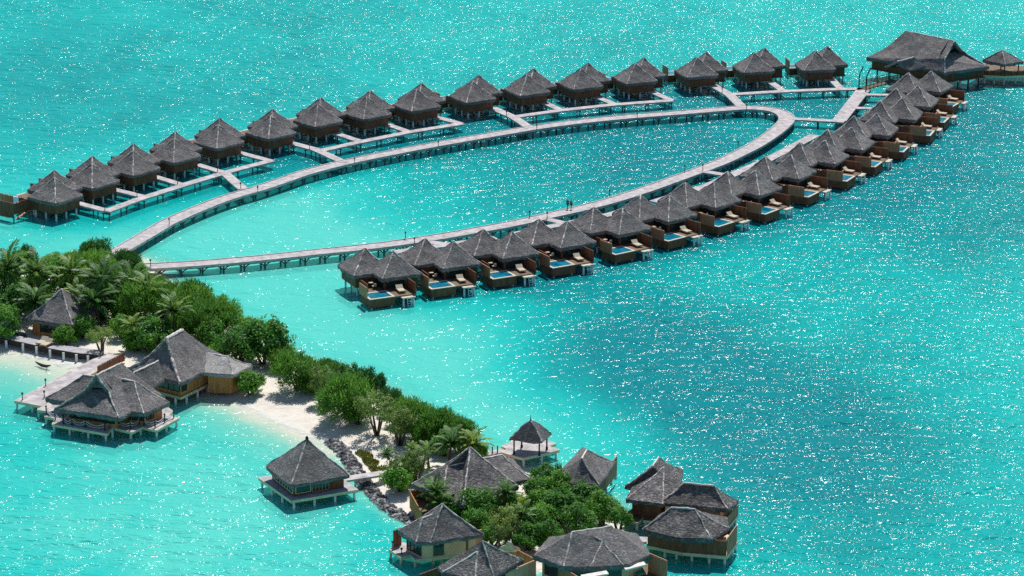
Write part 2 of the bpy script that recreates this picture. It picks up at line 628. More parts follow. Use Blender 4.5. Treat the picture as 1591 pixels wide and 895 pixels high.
# ------------------------------------------------------------------ island and sea
ISLE_PX = [(-140, 548), (-60, 540), (0, 538), (40, 543), (80, 553), (120, 566), (150, 575), (185, 592), (230, 606), (290, 608), (316, 606), (340, 611), (366, 619), (392, 631),
           (416, 644), (440, 655), (470, 667), (496, 678), (514, 688), (537, 703), (555, 722), (569, 744), (588, 765),
           (608, 784), (632, 801), (654, 815), (690, 838), (740, 862), (790, 880), (840, 884), (885, 868), (920, 848),
           (948, 832), (962, 816), (950, 802), (922, 786), (884, 774), (852, 764), (822, 740), (786, 718), (748, 710), (712, 700), (672, 682),
           (634, 656), (600, 626), (560, 602), (520, 582), (486, 570), (458, 564), (434, 556), (402, 538), (364, 516),
           (322, 492), (278, 464), (246, 436), (230, 416), (210, 404), (180, 400), (140, 402), (100, 412), (50, 416), (0, 414), (-70, 420), (-160, 430)]
AXIS_PX = [(-200, 480), (180, 480), (420, 580), (560, 650), (700, 730), (900, 805), (1000, 812), (1400, 900)]
isle = smooth_line([at(*p)[:2] for p in ISLE_PX] + [at(*ISLE_PX[0])[:2]], 3)[:-1]


def isle_dist(x, y):
    """signed distance to the shoreline, positive on land"""
    inside = False
    best = 1e9
    n = len(isle)
    for i in range(n):
        a, b = isle[i], isle[(i + 1) % n]
        if (a.y > y) != (b.y > y) and x < (b.x - a.x) * (y - a.y) / (b.y - a.y) + a.x:
            inside = not inside
        dx, dy = b.x - a.x, b.y - a.y
        t = ((x - a.x) * dx + (y - a.y) * dy) / max(dx * dx + dy * dy, 1e-9)
        t = 0.0 if t < 0 else 1.0 if t > 1 else t
        ex, ey = a.x + dx * t - x, a.y + dy * t - y
        d = ex * ex + ey * ey
        if d < best:
            best = d
    d = math.sqrt(best)
    return d if inside else -d


def to_px(x, y):
    dep = y * math.cos(PITCH) + CAM_H * math.sin(PITCH)
    up = y * math.sin(PITCH) - CAM_H * math.cos(PITCH)
    return PW / 2 + FOC * x / dep, PH / 2 - FOC * up / dep


def shoal(x, y):
    """distance from the shore, stretched where the sandy shelf is narrow (lagoon side) and shrunk in the cove"""
    d = isle_dist(x, y)
    if d >= 0 or d < -60:
        return d
    px, py = to_px(x, y)
    ay = AXIS_PX[-1][1]
    for (xa, ya), (xb, yb) in zip(AXIS_PX, AXIS_PX[1:]):
        if xa <= px <= xb:
            ay = ya + (yb - ya) * (px - xa) / (xb - xa)
    t = min(max((ay - py) / 60 + 0.5, 0), 1)
    far = 0.9 * t
    east = min(max((px - 500) / 60, 0), 1) * (1 - t)
    cove = min(max((230 - px) / 120, 0), 1) * (1 - t)
    return d * (1 + far + 2.5 * east - 0.45 * cove)


def ground_z(x, y):
    d = isle_dist(x, y)
    return land_h(d, x, y)


def land_h(d, x, y):
    h = 1.0 * (1 - math.exp(-d / 5.5)) if d > 0 else max(0.08 * d, -0.85)
    return h + (0.08 * mnoise.noise(Vector((x * 0.25, y * 0.25, 0))) if d > 1 else 0)


# depth patches of the lagoon floor: (px, py, radius m, depth change)
PATCH = [(960, 585, 20, 0.32), (1080, 640, 18, 0.26), (860, 560, 14, 0.26), (1160, 700, 14, 0.25), (1250, 560, 24, 0.22), (1450, 330, 30, 0.30), (1350, 700, 18, 0.25), (1020, 520, 16, 0.3),
         (900, 250, 26, 0.32), (1080, 210, 16, 0.35), (1500, 200, 26, 0.35), (680, 300, 18, 0.12), (1300, 850, 14, 0.2), (180, 150, 45, 0.12), (60, 90, 50, 0.10),
         (640, 520, 22, -0.35), (520, 470, 20, -0.30), (420, 330, 26, -0.25), (130, 380, 26, -0.55), (760, 640, 18, -0.35), (900, 670, 16, -0.35), (1180, 760, 14, -0.1),
         (200, 780, 26, -0.30), (420, 850, 20, -0.2), (1530, 640, 22, 0.05), (1480, 90, 30, 0.06), (860, 30, 70, 0.05), (330, 60, 60, 0.1)]
# darker patches along the two villa rows
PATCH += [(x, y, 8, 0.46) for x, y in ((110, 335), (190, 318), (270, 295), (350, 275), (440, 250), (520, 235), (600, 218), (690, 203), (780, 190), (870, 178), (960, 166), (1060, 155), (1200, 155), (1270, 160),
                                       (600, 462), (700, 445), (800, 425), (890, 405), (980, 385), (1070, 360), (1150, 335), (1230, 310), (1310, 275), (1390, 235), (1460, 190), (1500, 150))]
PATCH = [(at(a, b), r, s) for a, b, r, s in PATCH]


FLOOR = -0.8


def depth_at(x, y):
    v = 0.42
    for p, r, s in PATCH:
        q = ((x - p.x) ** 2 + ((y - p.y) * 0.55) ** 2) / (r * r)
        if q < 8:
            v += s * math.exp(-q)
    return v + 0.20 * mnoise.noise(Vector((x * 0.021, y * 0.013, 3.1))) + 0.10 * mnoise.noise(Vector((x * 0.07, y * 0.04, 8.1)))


CALM = [(at(a, b), r, s) for a, b, r, s in [(520, 500, 26, 0.38), (640, 560, 24, 0.38), (780, 640, 18, 0.30), (900, 680, 14, 0.22), (420, 440, 22, 0.32), (320, 430, 22, 0.4), (60, 360, 24, 0.25), (250, 300, 18, 0.15),
                                           (60, 560, 12, 0.35), (130, 120, 50, 0.15)]]


def wind_at(x, y):
    v = 1.0
    for p, r, s in CALM:
        q = ((x - p.x) ** 2 + ((y - p.y) * 0.5) ** 2) / (r * r)
        if q < 8:
            v -= s * math.exp(-q)
    return max(v, 0.5)


def add_attr(me, **kw):
    for k, vals in kw.items():
        a = me.attributes.new(k, 'FLOAT', 'POINT')
        a.data.foreach_set('value', vals)


def island_mesh():
    x0, x1, y0, y1, st = -130.0, 50.0, 285.0, 500.0, 1.0
    nx, ny = int((x1 - x0) / st) + 1, int((y1 - y0) / st) + 1
    verts, sho, dep, isd = [], [], [], []
    for j in range(ny):
        for i in range(nx):
            x, y = x0 + i * st, y0 + j * st
            d = isle_dist(x, y)
            isd.append(d)
            sho.append(d if d > 0 else shoal(x, y))
            dep.append(depth_at(x, y) if d < 0 else 0.4)
            verts.append((x, y, land_h(d, x, y)))
    faces = []
    for j in range(ny - 1):
        for i in range(nx - 1):
            q = (j * nx + i, j * nx + i + 1, (j + 1) * nx + i + 1, (j + 1) * nx + i)
            if any(isd[k] > -11.5 for k in q):
                faces.append(q)
    me = bpy.data.meshes.new('island_ground')
    me.from_pydata(verts, [], faces)
    add_attr(me, shore=sho, depth=dep)
    return me


def sheet_mesh(name, z):
    """one sheet out to the horizon, finely divided around the resort"""
    x0, x1, y0, y1, st = -160.0, 160.0, 270.0, 730.0, 2.5
    nx, ny = int((x1 - x0) / st) + 1, int((y1 - y0) / st) + 1
    verts, dep, sho, wnd = [], [], [], []
    for j in range(ny):
        for i in range(nx):
            x, y = x0 + i * st, y0 + j * st
            verts.append((x, y, z))
            wnd.append(wind_at(x, y))
            sho.append(shoal(x, y))
            dep.append(depth_at(x, y))
    faces = [(j * nx + i, j * nx + i + 1, (j + 1) * nx + i + 1, (j + 1) * nx + i) for j in range(ny - 1) for i in range(nx - 1)]
    B = 9000.0
    base = len(verts)
    for x, y in [(-B, -B), (B, -B), (B, B), (-B, B)]:
        verts.append((x, y, z))
        dep.append(0.42)
        sho.append(-900.0)
        wnd.append(1.0)
    for k in range(4):
        if k == 0:
            side = list(range(0, nx))
        elif k == 1:
            side = [j * nx + nx - 1 for j in range(ny)]
        elif k == 2:
            side = [(ny - 1) * nx + i for i in range(nx - 1, -1, -1)]
        else:
            side = [j * nx for j in range(ny - 1, -1, -1)]
        a, b = base + k, base + (k + 1) % 4
        h = len(side) // 2
        for q in range(len(side) - 1):
            faces.append((a if q < h else b, side[q + 1], side[q]))
        faces.append((a, b, side[h]))
    me = bpy.data.meshes.new(name)
    me.from_pydata(verts, [], faces)
    add_attr(me, shore=sho, depth=dep, wind=wnd)
    return me


def lagoon_colour(nt, co):
    """colour of the lagoon by depth and distance from the beach"""
    dep = N(nt, 'ShaderNodeAttribute', attribute_name='depth')
    sho = N(nt, 'ShaderNodeAttribute', attribute_name='shore')
    n3 = N(nt, 'ShaderNodeTexNoise', Scale=0.10, Detail=7.0, Roughness=0.66)
    mp = N(nt, 'ShaderNodeMapping')
    mp.inputs['Scale'].default_value = (0.8, 0.55, 1.0)
    nt.links.new(co, mp.inputs['Vector'])
    nt.links.new(mp.outputs[0], n3.inputs['Vector'])
    ma = N(nt, 'ShaderNodeMath', operation='MULTIPLY_ADD')
    nt.links.new(n3.outputs['Fac'], ma.inputs[0])
    ma.inputs[1].default_value = 0.66
    nt.links.new(dep.outputs['Fac'], ma.inputs[2])
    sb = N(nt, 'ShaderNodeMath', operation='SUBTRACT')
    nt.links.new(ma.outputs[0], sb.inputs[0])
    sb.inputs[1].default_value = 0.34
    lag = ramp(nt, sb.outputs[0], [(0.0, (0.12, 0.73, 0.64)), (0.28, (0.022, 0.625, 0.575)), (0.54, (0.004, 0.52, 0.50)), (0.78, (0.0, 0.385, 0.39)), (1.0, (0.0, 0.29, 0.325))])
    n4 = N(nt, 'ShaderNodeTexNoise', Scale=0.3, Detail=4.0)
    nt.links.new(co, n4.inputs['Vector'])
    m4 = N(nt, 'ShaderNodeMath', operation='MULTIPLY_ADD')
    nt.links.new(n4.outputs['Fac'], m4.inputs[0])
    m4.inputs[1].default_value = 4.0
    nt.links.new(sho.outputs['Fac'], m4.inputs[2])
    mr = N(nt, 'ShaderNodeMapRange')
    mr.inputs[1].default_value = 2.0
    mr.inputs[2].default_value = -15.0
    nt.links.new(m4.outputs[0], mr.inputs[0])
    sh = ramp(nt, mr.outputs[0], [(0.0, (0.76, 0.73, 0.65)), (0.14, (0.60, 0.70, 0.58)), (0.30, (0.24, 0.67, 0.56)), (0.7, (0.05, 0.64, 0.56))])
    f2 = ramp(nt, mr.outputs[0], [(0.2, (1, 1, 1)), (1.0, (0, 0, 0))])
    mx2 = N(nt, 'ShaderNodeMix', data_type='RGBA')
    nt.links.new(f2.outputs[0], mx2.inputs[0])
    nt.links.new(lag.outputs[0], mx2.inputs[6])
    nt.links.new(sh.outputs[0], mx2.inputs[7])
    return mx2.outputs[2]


def ground_mat():
    """sand on land, turquoise lagoon floor under the water"""
    m, nt, b = new_mat('coral_sand')
    co = coords(nt, False)
    sho = N(nt, 'ShaderNodeAttribute', attribute_name='shore')
    # dry sand with litter
    n = N(nt, 'ShaderNodeTexNoise', Scale=0.5, Detail=8.0, Roughness=0.65)
    nt.links.new(co, n.inputs['Vector'])
    r = ramp(nt, n.outputs['Fac'], [(0.3, (0.62, 0.56, 0.49)), (0.6, (0.80, 0.745, 0.67))])
    n2 = N(nt, 'ShaderNodeTexNoise', Scale=0.16, Detail=6.0)
    nt.links.new(co, n2.inputs['Vector'])
    r2 = ramp(nt, n2.outputs['Fac'], [(0.55, (0, 0, 0)), (0.72, (0.6, 0.6, 0.6))])
    inl = N(nt, 'ShaderNodeMapRange')
    inl.inputs[1].default_value = 4.0
    inl.inputs[2].default_value = 9.0
    nt.links.new(sho.outputs['Fac'], inl.inputs[0])
    ml = N(nt, 'ShaderNodeMath', operation='MULTIPLY')
    nt.links.new(r2.outputs[0], ml.inputs[0])
    nt.links.new(inl.outputs[0], ml.inputs[1])
    mx = N(nt, 'ShaderNodeMix', data_type='RGBA')
    nt.links.new(ml.outputs[0], mx.inputs[0])
    nt.links.new(r.outputs[0], mx.inputs[6])
    mx.inputs[7].default_value = (0.20, 0.16, 0.11, 1)
    lagc = lagoon_colour(nt, co)
    ld = N(nt, 'ShaderNodeMapRange')
    ld.inputs[1].default_value = -0.3
    ld.inputs[2].default_value = 1.6
    nt.links.new(sho.outputs['Fac'], ld.inputs[0])
    mx3 = N(nt, 'ShaderNodeMix', data_type='RGBA')
    nt.links.new(ld.outputs[0], mx3.inputs[0])
    nt.links.new(lagc, mx3.inputs[6])
    nt.links.new(mx.outputs[2], mx3.inputs[7])
    nt.links.new(mx3.outputs[2], b.inputs['Base Color'])
    b.inputs['Roughness'].default_value = 0.9
    b.inputs['Specular IOR Level'].default_value = 0.1
    n5 = N(nt, 'ShaderNodeTexNoise', Scale=1.6, Detail=5.0)
    nt.links.new(co, n5.inputs['Vector'])
    bp = N(nt, 'ShaderNodeBump', Strength=1.0, Distance=0.15)
    nt.links.new(n5.outputs['Fac'], bp.inputs['Height'])
    nt.links.new(bp.outputs[0], b.inputs['Normal'])
    return m


M['ground'] = ground_mat()
o = link('island_ground', island_mesh(), M['ground'], None, True)
tag(o, 'pale coral sand of the island from the cove to the villas', 'ground', kind='structure')
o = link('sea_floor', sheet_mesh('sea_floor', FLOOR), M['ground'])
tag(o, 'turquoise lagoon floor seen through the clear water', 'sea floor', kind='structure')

WAVE_A, WAVE_B, WAVE_R, WAVE_IOR = 1.45, 0.12, 0.13, 1.18


def sea_mat():
    m, nt, b = new_mat('lagoon_water')
    nt.nodes.remove(b)
    co = coords(nt, False)
    sho = N(nt, 'ShaderNodeAttribute', attribute_name='shore')
    mp1 = N(nt, 'ShaderNodeMapping')
    mp1.inputs['Rotation'].default_value = (0, 0, math.radians(10))
    mp1.inputs['Scale'].default_value = (0.55, 1.0, 1.0)
    nt.links.new(co, mp1.inputs['Vector'])
    w1 = N(nt, 'ShaderNodeTexNoise', Scale=0.46, Detail=3.0, Roughness=0.55)
    nt.links.new(mp1.outputs[0], w1.inputs['Vector'])
    w2 = N(nt, 'ShaderNodeTexNoise', Scale=2.2, Detail=2.0)
    nt.links.new(mp1.outputs[0], w2.inputs['Vector'])
    lane = N(nt, 'ShaderNodeTexNoise', Scale=0.03, Detail=4.0)
    nt.links.new(co, lane.inputs['Vector'])
    lr = N(nt, 'ShaderNodeMapRange')
    lr.inputs[1].default_value = 0.35
    lr.inputs[2].default_value = 0.65
    lr.inputs[3].default_value = 0.78
    lr.inputs[4].default_value = 1.15
    nt.links.new(lane.outputs['Fac'], lr.inputs[0])
    m1 = N(nt, 'ShaderNodeMath', operation='MULTIPLY')
    mp2 = N(nt, 'ShaderNodeMapping')
    mp2.inputs['Scale'].default_value = (0.45, 1.0, 1.0)
    nt.links.new(co, mp2.inputs['Vector'])
    gust = N(nt, 'ShaderNodeTexNoise', Scale=0.16, Detail=3.0)
    nt.links.new(mp2.outputs[0], gust.inputs['Vector'])
    gr = N(nt, 'ShaderNodeMapRange')
    gr.inputs[1].default_value = 0.32
    gr.inputs[2].default_value = 0.68
    gr.inputs[3].default_value = 0.72
    gr.inputs[4].default_value = 1.22
    nt.links.new(gust.outputs['Fac'], gr.inputs[0])
    lg = N(nt, 'ShaderNodeMath', operation='MULTIPLY')
    nt.links.new(lr.outputs[0], lg.inputs[0])
    nt.links.new(gr.outputs[0], lg.inputs[1])
    wd_ = N(nt, 'ShaderNodeAttribute', attribute_name='wind')
    lw = N(nt, 'ShaderNodeMath', operation='MULTIPLY')
    nt.links.new(lg.outputs[0], lw.inputs[0])
    nt.links.new(wd_.outputs['Fac'], lw.inputs[1])
    nt.links.new(w1.outputs['Fac'], m1.inputs[0])
    nt.links.new(lw.outputs[0], m1.inputs[1])
    b1 = N(nt, 'ShaderNodeBump', Strength=1.0, Distance=WAVE_A)
    nt.links.new(m1.outputs[0], b1.inputs['Height'])
    b2 = N(nt, 'ShaderNodeBump', Strength=1.0, Distance=WAVE_B)
    nt.links.new(w2.outputs['Fac'], b2.inputs['Height'])
    nt.links.new(b1.outputs[0], b2.inputs['Normal'])
    gl = N(nt, 'ShaderNodeBsdfGlossy', Roughness=WAVE_R)
    nt.links.new(b2.outputs[0], gl.inputs['Normal'])
    tr = N(nt, 'ShaderNodeBsdfTransparent')
    fr = N(nt, 'ShaderNodeFresnel', IOR=WAVE_IOR)
    nt.links.new(b2.outputs[0], fr.inputs['Normal'])
    ms = N(nt, 'ShaderNodeMixShader')
    cl = N(nt, 'ShaderNodeMath', operation='MINIMUM')
    nt.links.new(fr.outputs[0], cl.inputs[0])
    cl.inputs[1].default_value = 0.11
    nt.links.new(cl.outputs[0], ms.inputs[0])
    bd = N(nt, 'ShaderNodeBsdfDiffuse')
    nt.links.new(lagoon_colour(nt, co), bd.inputs['Color'])
    b3 = N(nt, 'ShaderNodeBump', Strength=1.0, Distance=WAVE_A)
    nt.links.new(m1.outputs[0], b3.inputs['Height'])
    b4 = N(nt, 'ShaderNodeBump', Strength=1.0, Distance=WAVE_B * 1.6)
    nt.links.new(w2.outputs['Fac'], b4.inputs['Height'])
    nt.links.new(b3.outputs[0], b4.inputs['Normal'])
    nt.links.new(b4.outputs[0], bd.inputs['Normal'])
    tb = N(nt, 'ShaderNodeMapRange')
    tb.inputs[1].default_value = -1.0
    tb.inputs[2].default_value = -9.0
    tb.inputs[3].default_value = 0.12
    tb.inputs[4].default_value = 0.62
    nt.links.new(sho.outputs['Fac'], tb.inputs[0])
    mb = N(nt, 'ShaderNodeMixShader')
    nt.links.new(tb.outputs[0], mb.inputs[0])
    nt.links.new(tr.outputs[0], mb.inputs[1])
    nt.links.new(bd.outputs[0], mb.inputs[2])
    nt.links.new(mb.outputs[0], ms.inputs[1])
    nt.links.new(gl.outputs[0], ms.inputs[2])
    # thin lapping foam at the waterline
    fn = N(nt, 'ShaderNodeTexNoise', Scale=0.8, Detail=5.0)
    nt.links.new(co, fn.inputs['Vector'])
    fm = N(nt, 'ShaderNodeMath', operation='MULTIPLY_ADD')
    nt.links.new(fn.outputs['Fac'], fm.inputs[0])
    fm.inputs[1].default_value = 4.0
    nt.links.new(sho.outputs['Fac'], fm.inputs[2])
    fr2 = N(nt, 'ShaderNodeMapRange')
    fr2.inputs[1].default_value = 0.9
    fr2.inputs[2].default_value = 2.0
    fr2.inputs[4].default_value = 0.75
    nt.links.new(fm.outputs[0], fr2.inputs[0])
    df = N(nt, 'ShaderNodeBsdfDiffuse', Color=(0.8, 0.82, 0.8, 1))
    ms2 = N(nt, 'ShaderNodeMixShader')
    nt.links.new(fr2.outputs[0], ms2.inputs[0])
    nt.links.new(ms.outputs[0], ms2.inputs[1])
    nt.links.new(df.outputs[0], ms2.inputs[2])
    nt.links.new(ms2.outputs[0], nt.nodes['Material Output'].inputs['Surface'])
    return m


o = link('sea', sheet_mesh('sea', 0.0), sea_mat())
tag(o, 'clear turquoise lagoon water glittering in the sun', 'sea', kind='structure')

# ------------------------------------------------------------------ water villas
S2 = math.sqrt(0.5)


def uv2(u, v, m):
    """villa wall axes (u, v) to local x, y; m = -1 mirrors the sea deck to the other side"""
    return ((u + v) * S2, m * (-u + v) * S2)


def quad_uv(u0, u1, v0, v1, m):
    return [uv2(u0, v0, m), uv2(u1, v0, m), uv2(u1, v1, m), uv2(u0, v1, m)]


Z_EAVE, Z_APEX, HD, OFF = 3.4, 6.45, 4.7, 4.6


def make_villa(name, m, seed):
    root = empty(name)
    pyramid(root, (-OFF, 0), HD, math.pi / 4 * 0, Z_APEX, Z_EAVE, mat=M['thatch'], seed=seed)
    pyramid(root, (0, 0), HD, 0.0, Z_APEX + 0.03, Z_EAVE + 0.02, mat=M['thatch'], seed=seed + 3)
    h = 2.75
    bm = bmesh.new()
    prism(bm, quad_uv(-h, h, -h, h, m), 1.3, 3.32)
    c = -OFF * S2
    # entrance pavilion, butted against the sea room
    e0, e1 = c - h, -h - 0.004
    pts = [uv2(c - h, c - h, m), uv2(c + h, c - h, m), uv2(c + h, -h - 0.004, m), uv2(-h - 0.004, -h - 0.004, m), uv2(-h - 0.004, c + h, m), uv2(c - h, c + h, m)]
    prism(bm, pts, 1.3, 3.30)
    obj('wall', bm, M['wall'], root)
    bm = bmesh.new()
    prism(bm, quad_uv(-h - 0.15, h + 0.15, -h - 0.15, h + 0.15, m), 1.06, 1.296)
    obj('floor_slab', bm, M['wall'], root)
    # glazing towards the sea deck and the water
    a, b = uv2(-h, -h, m), uv2(h, -h, m)
    cA, cB = (a, b) if m > 0 else (b, a)
    window_on(root, cA, cB, 1.62, 3.0, 0.30, 0.96, 4)
    a, b = uv2(h, -h, m), uv2(h, h, m)
    cA, cB = (a, b) if m > 0 else (b, a)
    window_on(root, cA, cB, 1.62, 3.0, 0.06, 0.62, 4)
    # sea deck, plunge pool, landing
    deck_slab(root, quad_uv(-0.4, 3.296, -5.3, -2.92, m), 1.55, M['deck_brown'])
    deck_slab(root, quad_uv(2.92, 6.7, -2.596, 0.7, m), 1.552, M['deck_brown'])
    bm = bmesh.new()
    prism(bm, quad_uv(3.3, 6.7, -6.6, -2.6, m), 0.22, 1.50)
    pb = obj('pool_basin', bm, M['wall'], root)
    rim = bmesh.new()
    for q in ((3.3, 6.7, -6.6, -6.25), (3.3, 6.7, -2.95, -2.6), (3.3, 3.65, -6.246, -2.954), (6.35, 6.7, -6.246, -2.954)):
        prism(rim, quad_uv(*q, m), 1.504, 1.60)
    obj('pool_rim', rim, M['stone_rim'], pb)
    pw = bmesh.new()
    prism(pw, quad_uv(3.654, 6.346, -6.246, -2.954, m), 1.502, 1.56)
    obj('pool_water', pw, M['pool'], pb)
    screen(root, uv2(3.0, -6.72, m), uv2(5.9, -6.72, m), 1.5, 3.15)
    screen(root, uv2(3.0, 0.82, m), uv2(6.4, 0.82, m), 1.3, 3.1, M['wall'], 'side_screen')
    screen(root, uv2(-0.55, -5.4, m), uv2(2.95, -5.4, m), 1.3, 2.7, M['wall'], 'side_screen')
    deck_slab(root, quad_uv(6.72, 7.5, -1.7, 0.4, m), 1.40, M['stone_rim'], 0.16, 'landing')
    lb = bmesh.new()
    for s in (-0.3, 0.3):
        p = [uv2(7.55, -0.7 + s, m), uv2(7.9, -0.7 + s, m)]
        tube(lb, [(p[0][0], p[0][1], 1.5), (p[1][0], p[1][1], -0.4)], 0.04, 6)
    for k in range(5):
        t = (k + 0.6) / 5.2
        u, z = 7.55 + 0.35 * t, 1.5 - 1.9 * t
        tube(lb, [uv2(u, -1.0, m) + (z,), uv2(u, -0.4, m) + (z,)], 0.035, 6)
    obj('ladder', lb, M['pile'], root)
    for u, v in ((-2.5, 2.5), (0, 2.5), (2.5, 2.5), (2.5, 0), (2.5, -2.5), (0, -2.5), (-2.5, -2.5),
                 (c - 2.3, c - 2.3), (c - 2.3, c), (c - 2.3, c + 2.3), (c, c - 2.3), (c, c + 2.3), (c + 2.3, c - 2.3)):
        x, y = uv2(u, v, m)
        pile(root, x, y, 1.3)
    for u, v in ((6.3, 0.3), (7.3, -1.5), (7.3, 0.1), (3.7, -6.2), (6.3, -6.2), (6.3, -3.0), (0.0, -5.0), (2.6, -5.0)):
        x, y = uv2(u, v, m)
        pile(root, x, y, 1.2 if u > 3 else 1.32)
    return root


def make_lounger():
    root = empty('sun_lounger')
    f = bmesh.new()
    box(f, -1.0, 1.0, -0.55, 0.55, 0.22, 0.30)
    for x in (-0.9, 0.85):
        for y in (-0.5, 0.45):
            box(f, x, x + 0.06, y, y + 0.06, 0, 0.218)
    obj('frame', f, M['screen'], root)
    b = bmesh.new()
    box(b, -1.0, 0.35, -0.53, 0.53, 0.304, 0.42)
    bmesh.ops.bevel(b, geom=b.edges[:], offset=0.03, segments=2, affect='EDGES')
    obj('mattress', b, M['cream'], root)
    b = bmesh.new()
    box(b, 0, 0.72, -0.53, 0.53, 0, 0.10, Matrix.Translation((0.37, 0, 0.32)) @ Matrix.Rotation(-0.75, 4, 'Y'))
    obj('backrest', b, M['cream'], root)
    return root


def make_table():
    root = empty('deck_table')
    b = bmesh.new()
    tube(b, [(0, 0, 0.68), (0, 0, 0.74)], 0.42, 16)
    obj('table_top', b, M['cream'], root)
    b = bmesh.new()
    tube(b, [(0, 0, 0), (0, 0, 0.05), (0, 0, 0.06), (0, 0, 0.676)], [0.25, 0.25, 0.05, 0.05], 10)
    obj('pedestal', b, M['beam'], root)
    return root


def make_chair():
    root = empty('deck_chair')
    b = bmesh.new()
    box(b, -0.28, 0.28, -0.28, 0.28, 0.36, 0.46)
    bmesh.ops.bevel(b, geom=b.edges[:], offset=0.03, segments=2, affect='EDGES')
    obj('seat', b, M['cream'], root)
    b = bmesh.new()
    box(b, -0.28, -0.20, -0.28, 0.28, 0.464, 0.85)
    obj('backrest', b, M['cream'], root)
    b = bmesh.new()
    for x in (-0.25, 0.2):
        for y in (-0.25, 0.2):
            box(b, x, x + 0.05, y, y + 0.05, 0, 0.356)
    obj('leg_frame', b, M['beam'], root)
    return root


ORD = ['first', 'second', 'third', 'fourth', 'fifth', 'sixth', 'seventh', 'eighth', 'ninth', 'tenth', 'eleventh', 'twelfth',
       'thirteenth', 'fourteenth', 'fifteenth', 'sixteenth', 'seventeenth', 'eighteenth', 'nineteenth', 'twentieth']

RIGHT = [((567, 385.5), (611, 390)), ((660, 370), (705, 375.5)), ((750, 356), (796, 360)), ((837, 340), (882, 344)),
         ((922, 322), (968, 323.5)), ((995, 303), (1040, 304)), ((1065, 283), (1109, 283)), ((1130, 266), (1174, 265)),
         ((1188, 243), (1230, 240.5)), ((1240.6, 222), (1284.6, 217)), ((1284.6, 200.6), (1325, 197.5)),
         ((1325, 180.5), (1364.5, 175.5)), ((1367, 157), (1403, 152)), ((1392, 136.5), (1427, 133)), ((1411, 112), (1448, 111))]
RIGHT_ANG = [-20, -20, -18, -15, -9, -4, 1, 6, 13, 18, 20, 24, 26, 24, 16]
pool_villa = lounger = table = chair = None
for i, (a, b) in enumerate(RIGHT):
    A, B = at(*a, Z_APEX), at(*b, Z_APEX)
    ang = math.radians(RIGHT_ANG[i])
    mid = (A + B) / 2
    cx, cy = mid.x + math.cos(ang) * OFF / 2, mid.y + math.sin(ang) * OFF / 2
    if pool_villa is None:
        pool_villa = v = make_villa('pool_villa', 1, 11.0)
        lounger, table, chair = make_lounger(), make_table(), make_chair()
        ln, tb, ch = lounger, table, chair
    else:
        v, ln, tb, ch = copy_tree(pool_villa), copy_tree(lounger), copy_tree(table), copy_tree(chair)
    ch2 = copy_tree(chair)
    v.location = (cx, cy, 0)
    v.rotation_euler = (0, 0, ang)
    nth = ORD[i]
    tail = 'from the island end of the near row'
    extra = ''
    tag(v, 'twin roofed pool villa, %s %s%s' % (nth, tail, extra), 'villa', 'pool villas in the near curved row')
    rot = Matrix.Rotation(ang, 3, 'Z')

    def place(o, u, v_, rz):
        x, y = uv2(u, v_, 1)
        p = rot @ Vector((x, y, 0))
        o.location = (cx + p.x, cy + p.y, 1.556)
        o.rotation_euler = (0, 0, ang + rz)
    place(ln, 4.75, -0.9, math.radians(130))
    place(tb, 0.75, -4.0, 0)
    place(ch, 1.75, -3.9, math.radians(150))
    place(ch2, 0.35, -4.85, math.radians(60))
    tag(ln, 'cream sun lounger beside the plunge pool of the %s villa from the island end' % nth, 'sun lounger', 'loungers by the plunge pools')
    tag(tb, 'small round cream table on the deck of the %s pool villa from the island' % nth, 'table', 'tables on the villa decks')
    tag(ch, 'cream deck chair nearer the pool at the %s pool villa from the island' % nth, 'chair', 'chairs on the villa decks')
    tag(ch2, 'cream deck chair away from the pool at the %s pool villa from the island' % nth, 'chair', 'chairs on the villa decks')

LEFT = [(84, 265, 99), (143, 243, 97), (207, 224, 96), (272, 205, 94), (341, 184, 92), (423, 170, 90), (498, 152, 87), (575, 141, 85),
        (655, 129.5, 80), (744, 117, 76), (829, 107, 74), (914, 98, 71), (1000.5, 90, 67), (1098, 81, 63), (1188, 74.5, 60), (1286, 72, 55)]
lagoon_villa = None
for i, (x, y, deg) in enumerate(LEFT):
    P = at(x, y, Z_APEX)
    if lagoon_villa is None:
        lagoon_villa = v = make_villa('lagoon_villa', -1, 37.0)
    else:
        v = copy_tree(lagoon_villa)
    v.location = (P.x, P.y, 0)
    v.rotation_euler = (0, 0, math.radians(deg))
    extra = ' beside the boarded fence' if i == 0 else (' near the big pavilion' if i == 15 else '')
    tag(v, 'brown thatched villa on stilts, %s from the left in far row%s' % (ORD[i], extra), 'villa', 'lagoon villas in the far row')

# fence, steps beside the end villa of the far row
fr = empty('deck_fence', at(20, 325, 0))
o0 = Vector(fr.location)


def rel(p, z=0):
    return Vector((p[0] - o0.x, p[1] - o0.y, z))


pA, pB, pC = rel(at(-14, 322, 1.6)), rel(at(21, 330, 1.6)), rel(at(50, 322, 1.6))
screen(fr, pA, pB, 0.6, 3.1, M['wall'], 'fence_panel', 0.8)
screen(fr, pB, pC, 1.2, 3.1, M['wall'], 'fence_panel', 0.8)
sb_ = bmesh.new()
q0, q1 = rel(at(46, 326, 1.5)), rel(at(28, 337, 0.3))
dirn = (q1 - q0)
side = Vector((-dirn.y, dirn.x, 0)).normalized()
for k in range(6):
    t = k / 5
    c = q0.lerp(q1, t)
    z = 1.45 - 1.3 * t
    vs = [c + side * 0.6, c - side * 0.6, c - side * 0.6 + dirn * 0.13, c + side * 0.6 + dirn * 0.13]
    prism(sb_, vs, z - 0.08, z)
obj('step_flight', sb_, M['screen'], fr)
for p in (pA, pB, pC, q1):
    pile(fr, p.x, p.y, 0.9, M['pile_dark'], 0.12)
tag(fr, 'brown boarded deck fence with a stair at the far left of the far row', 'fence')

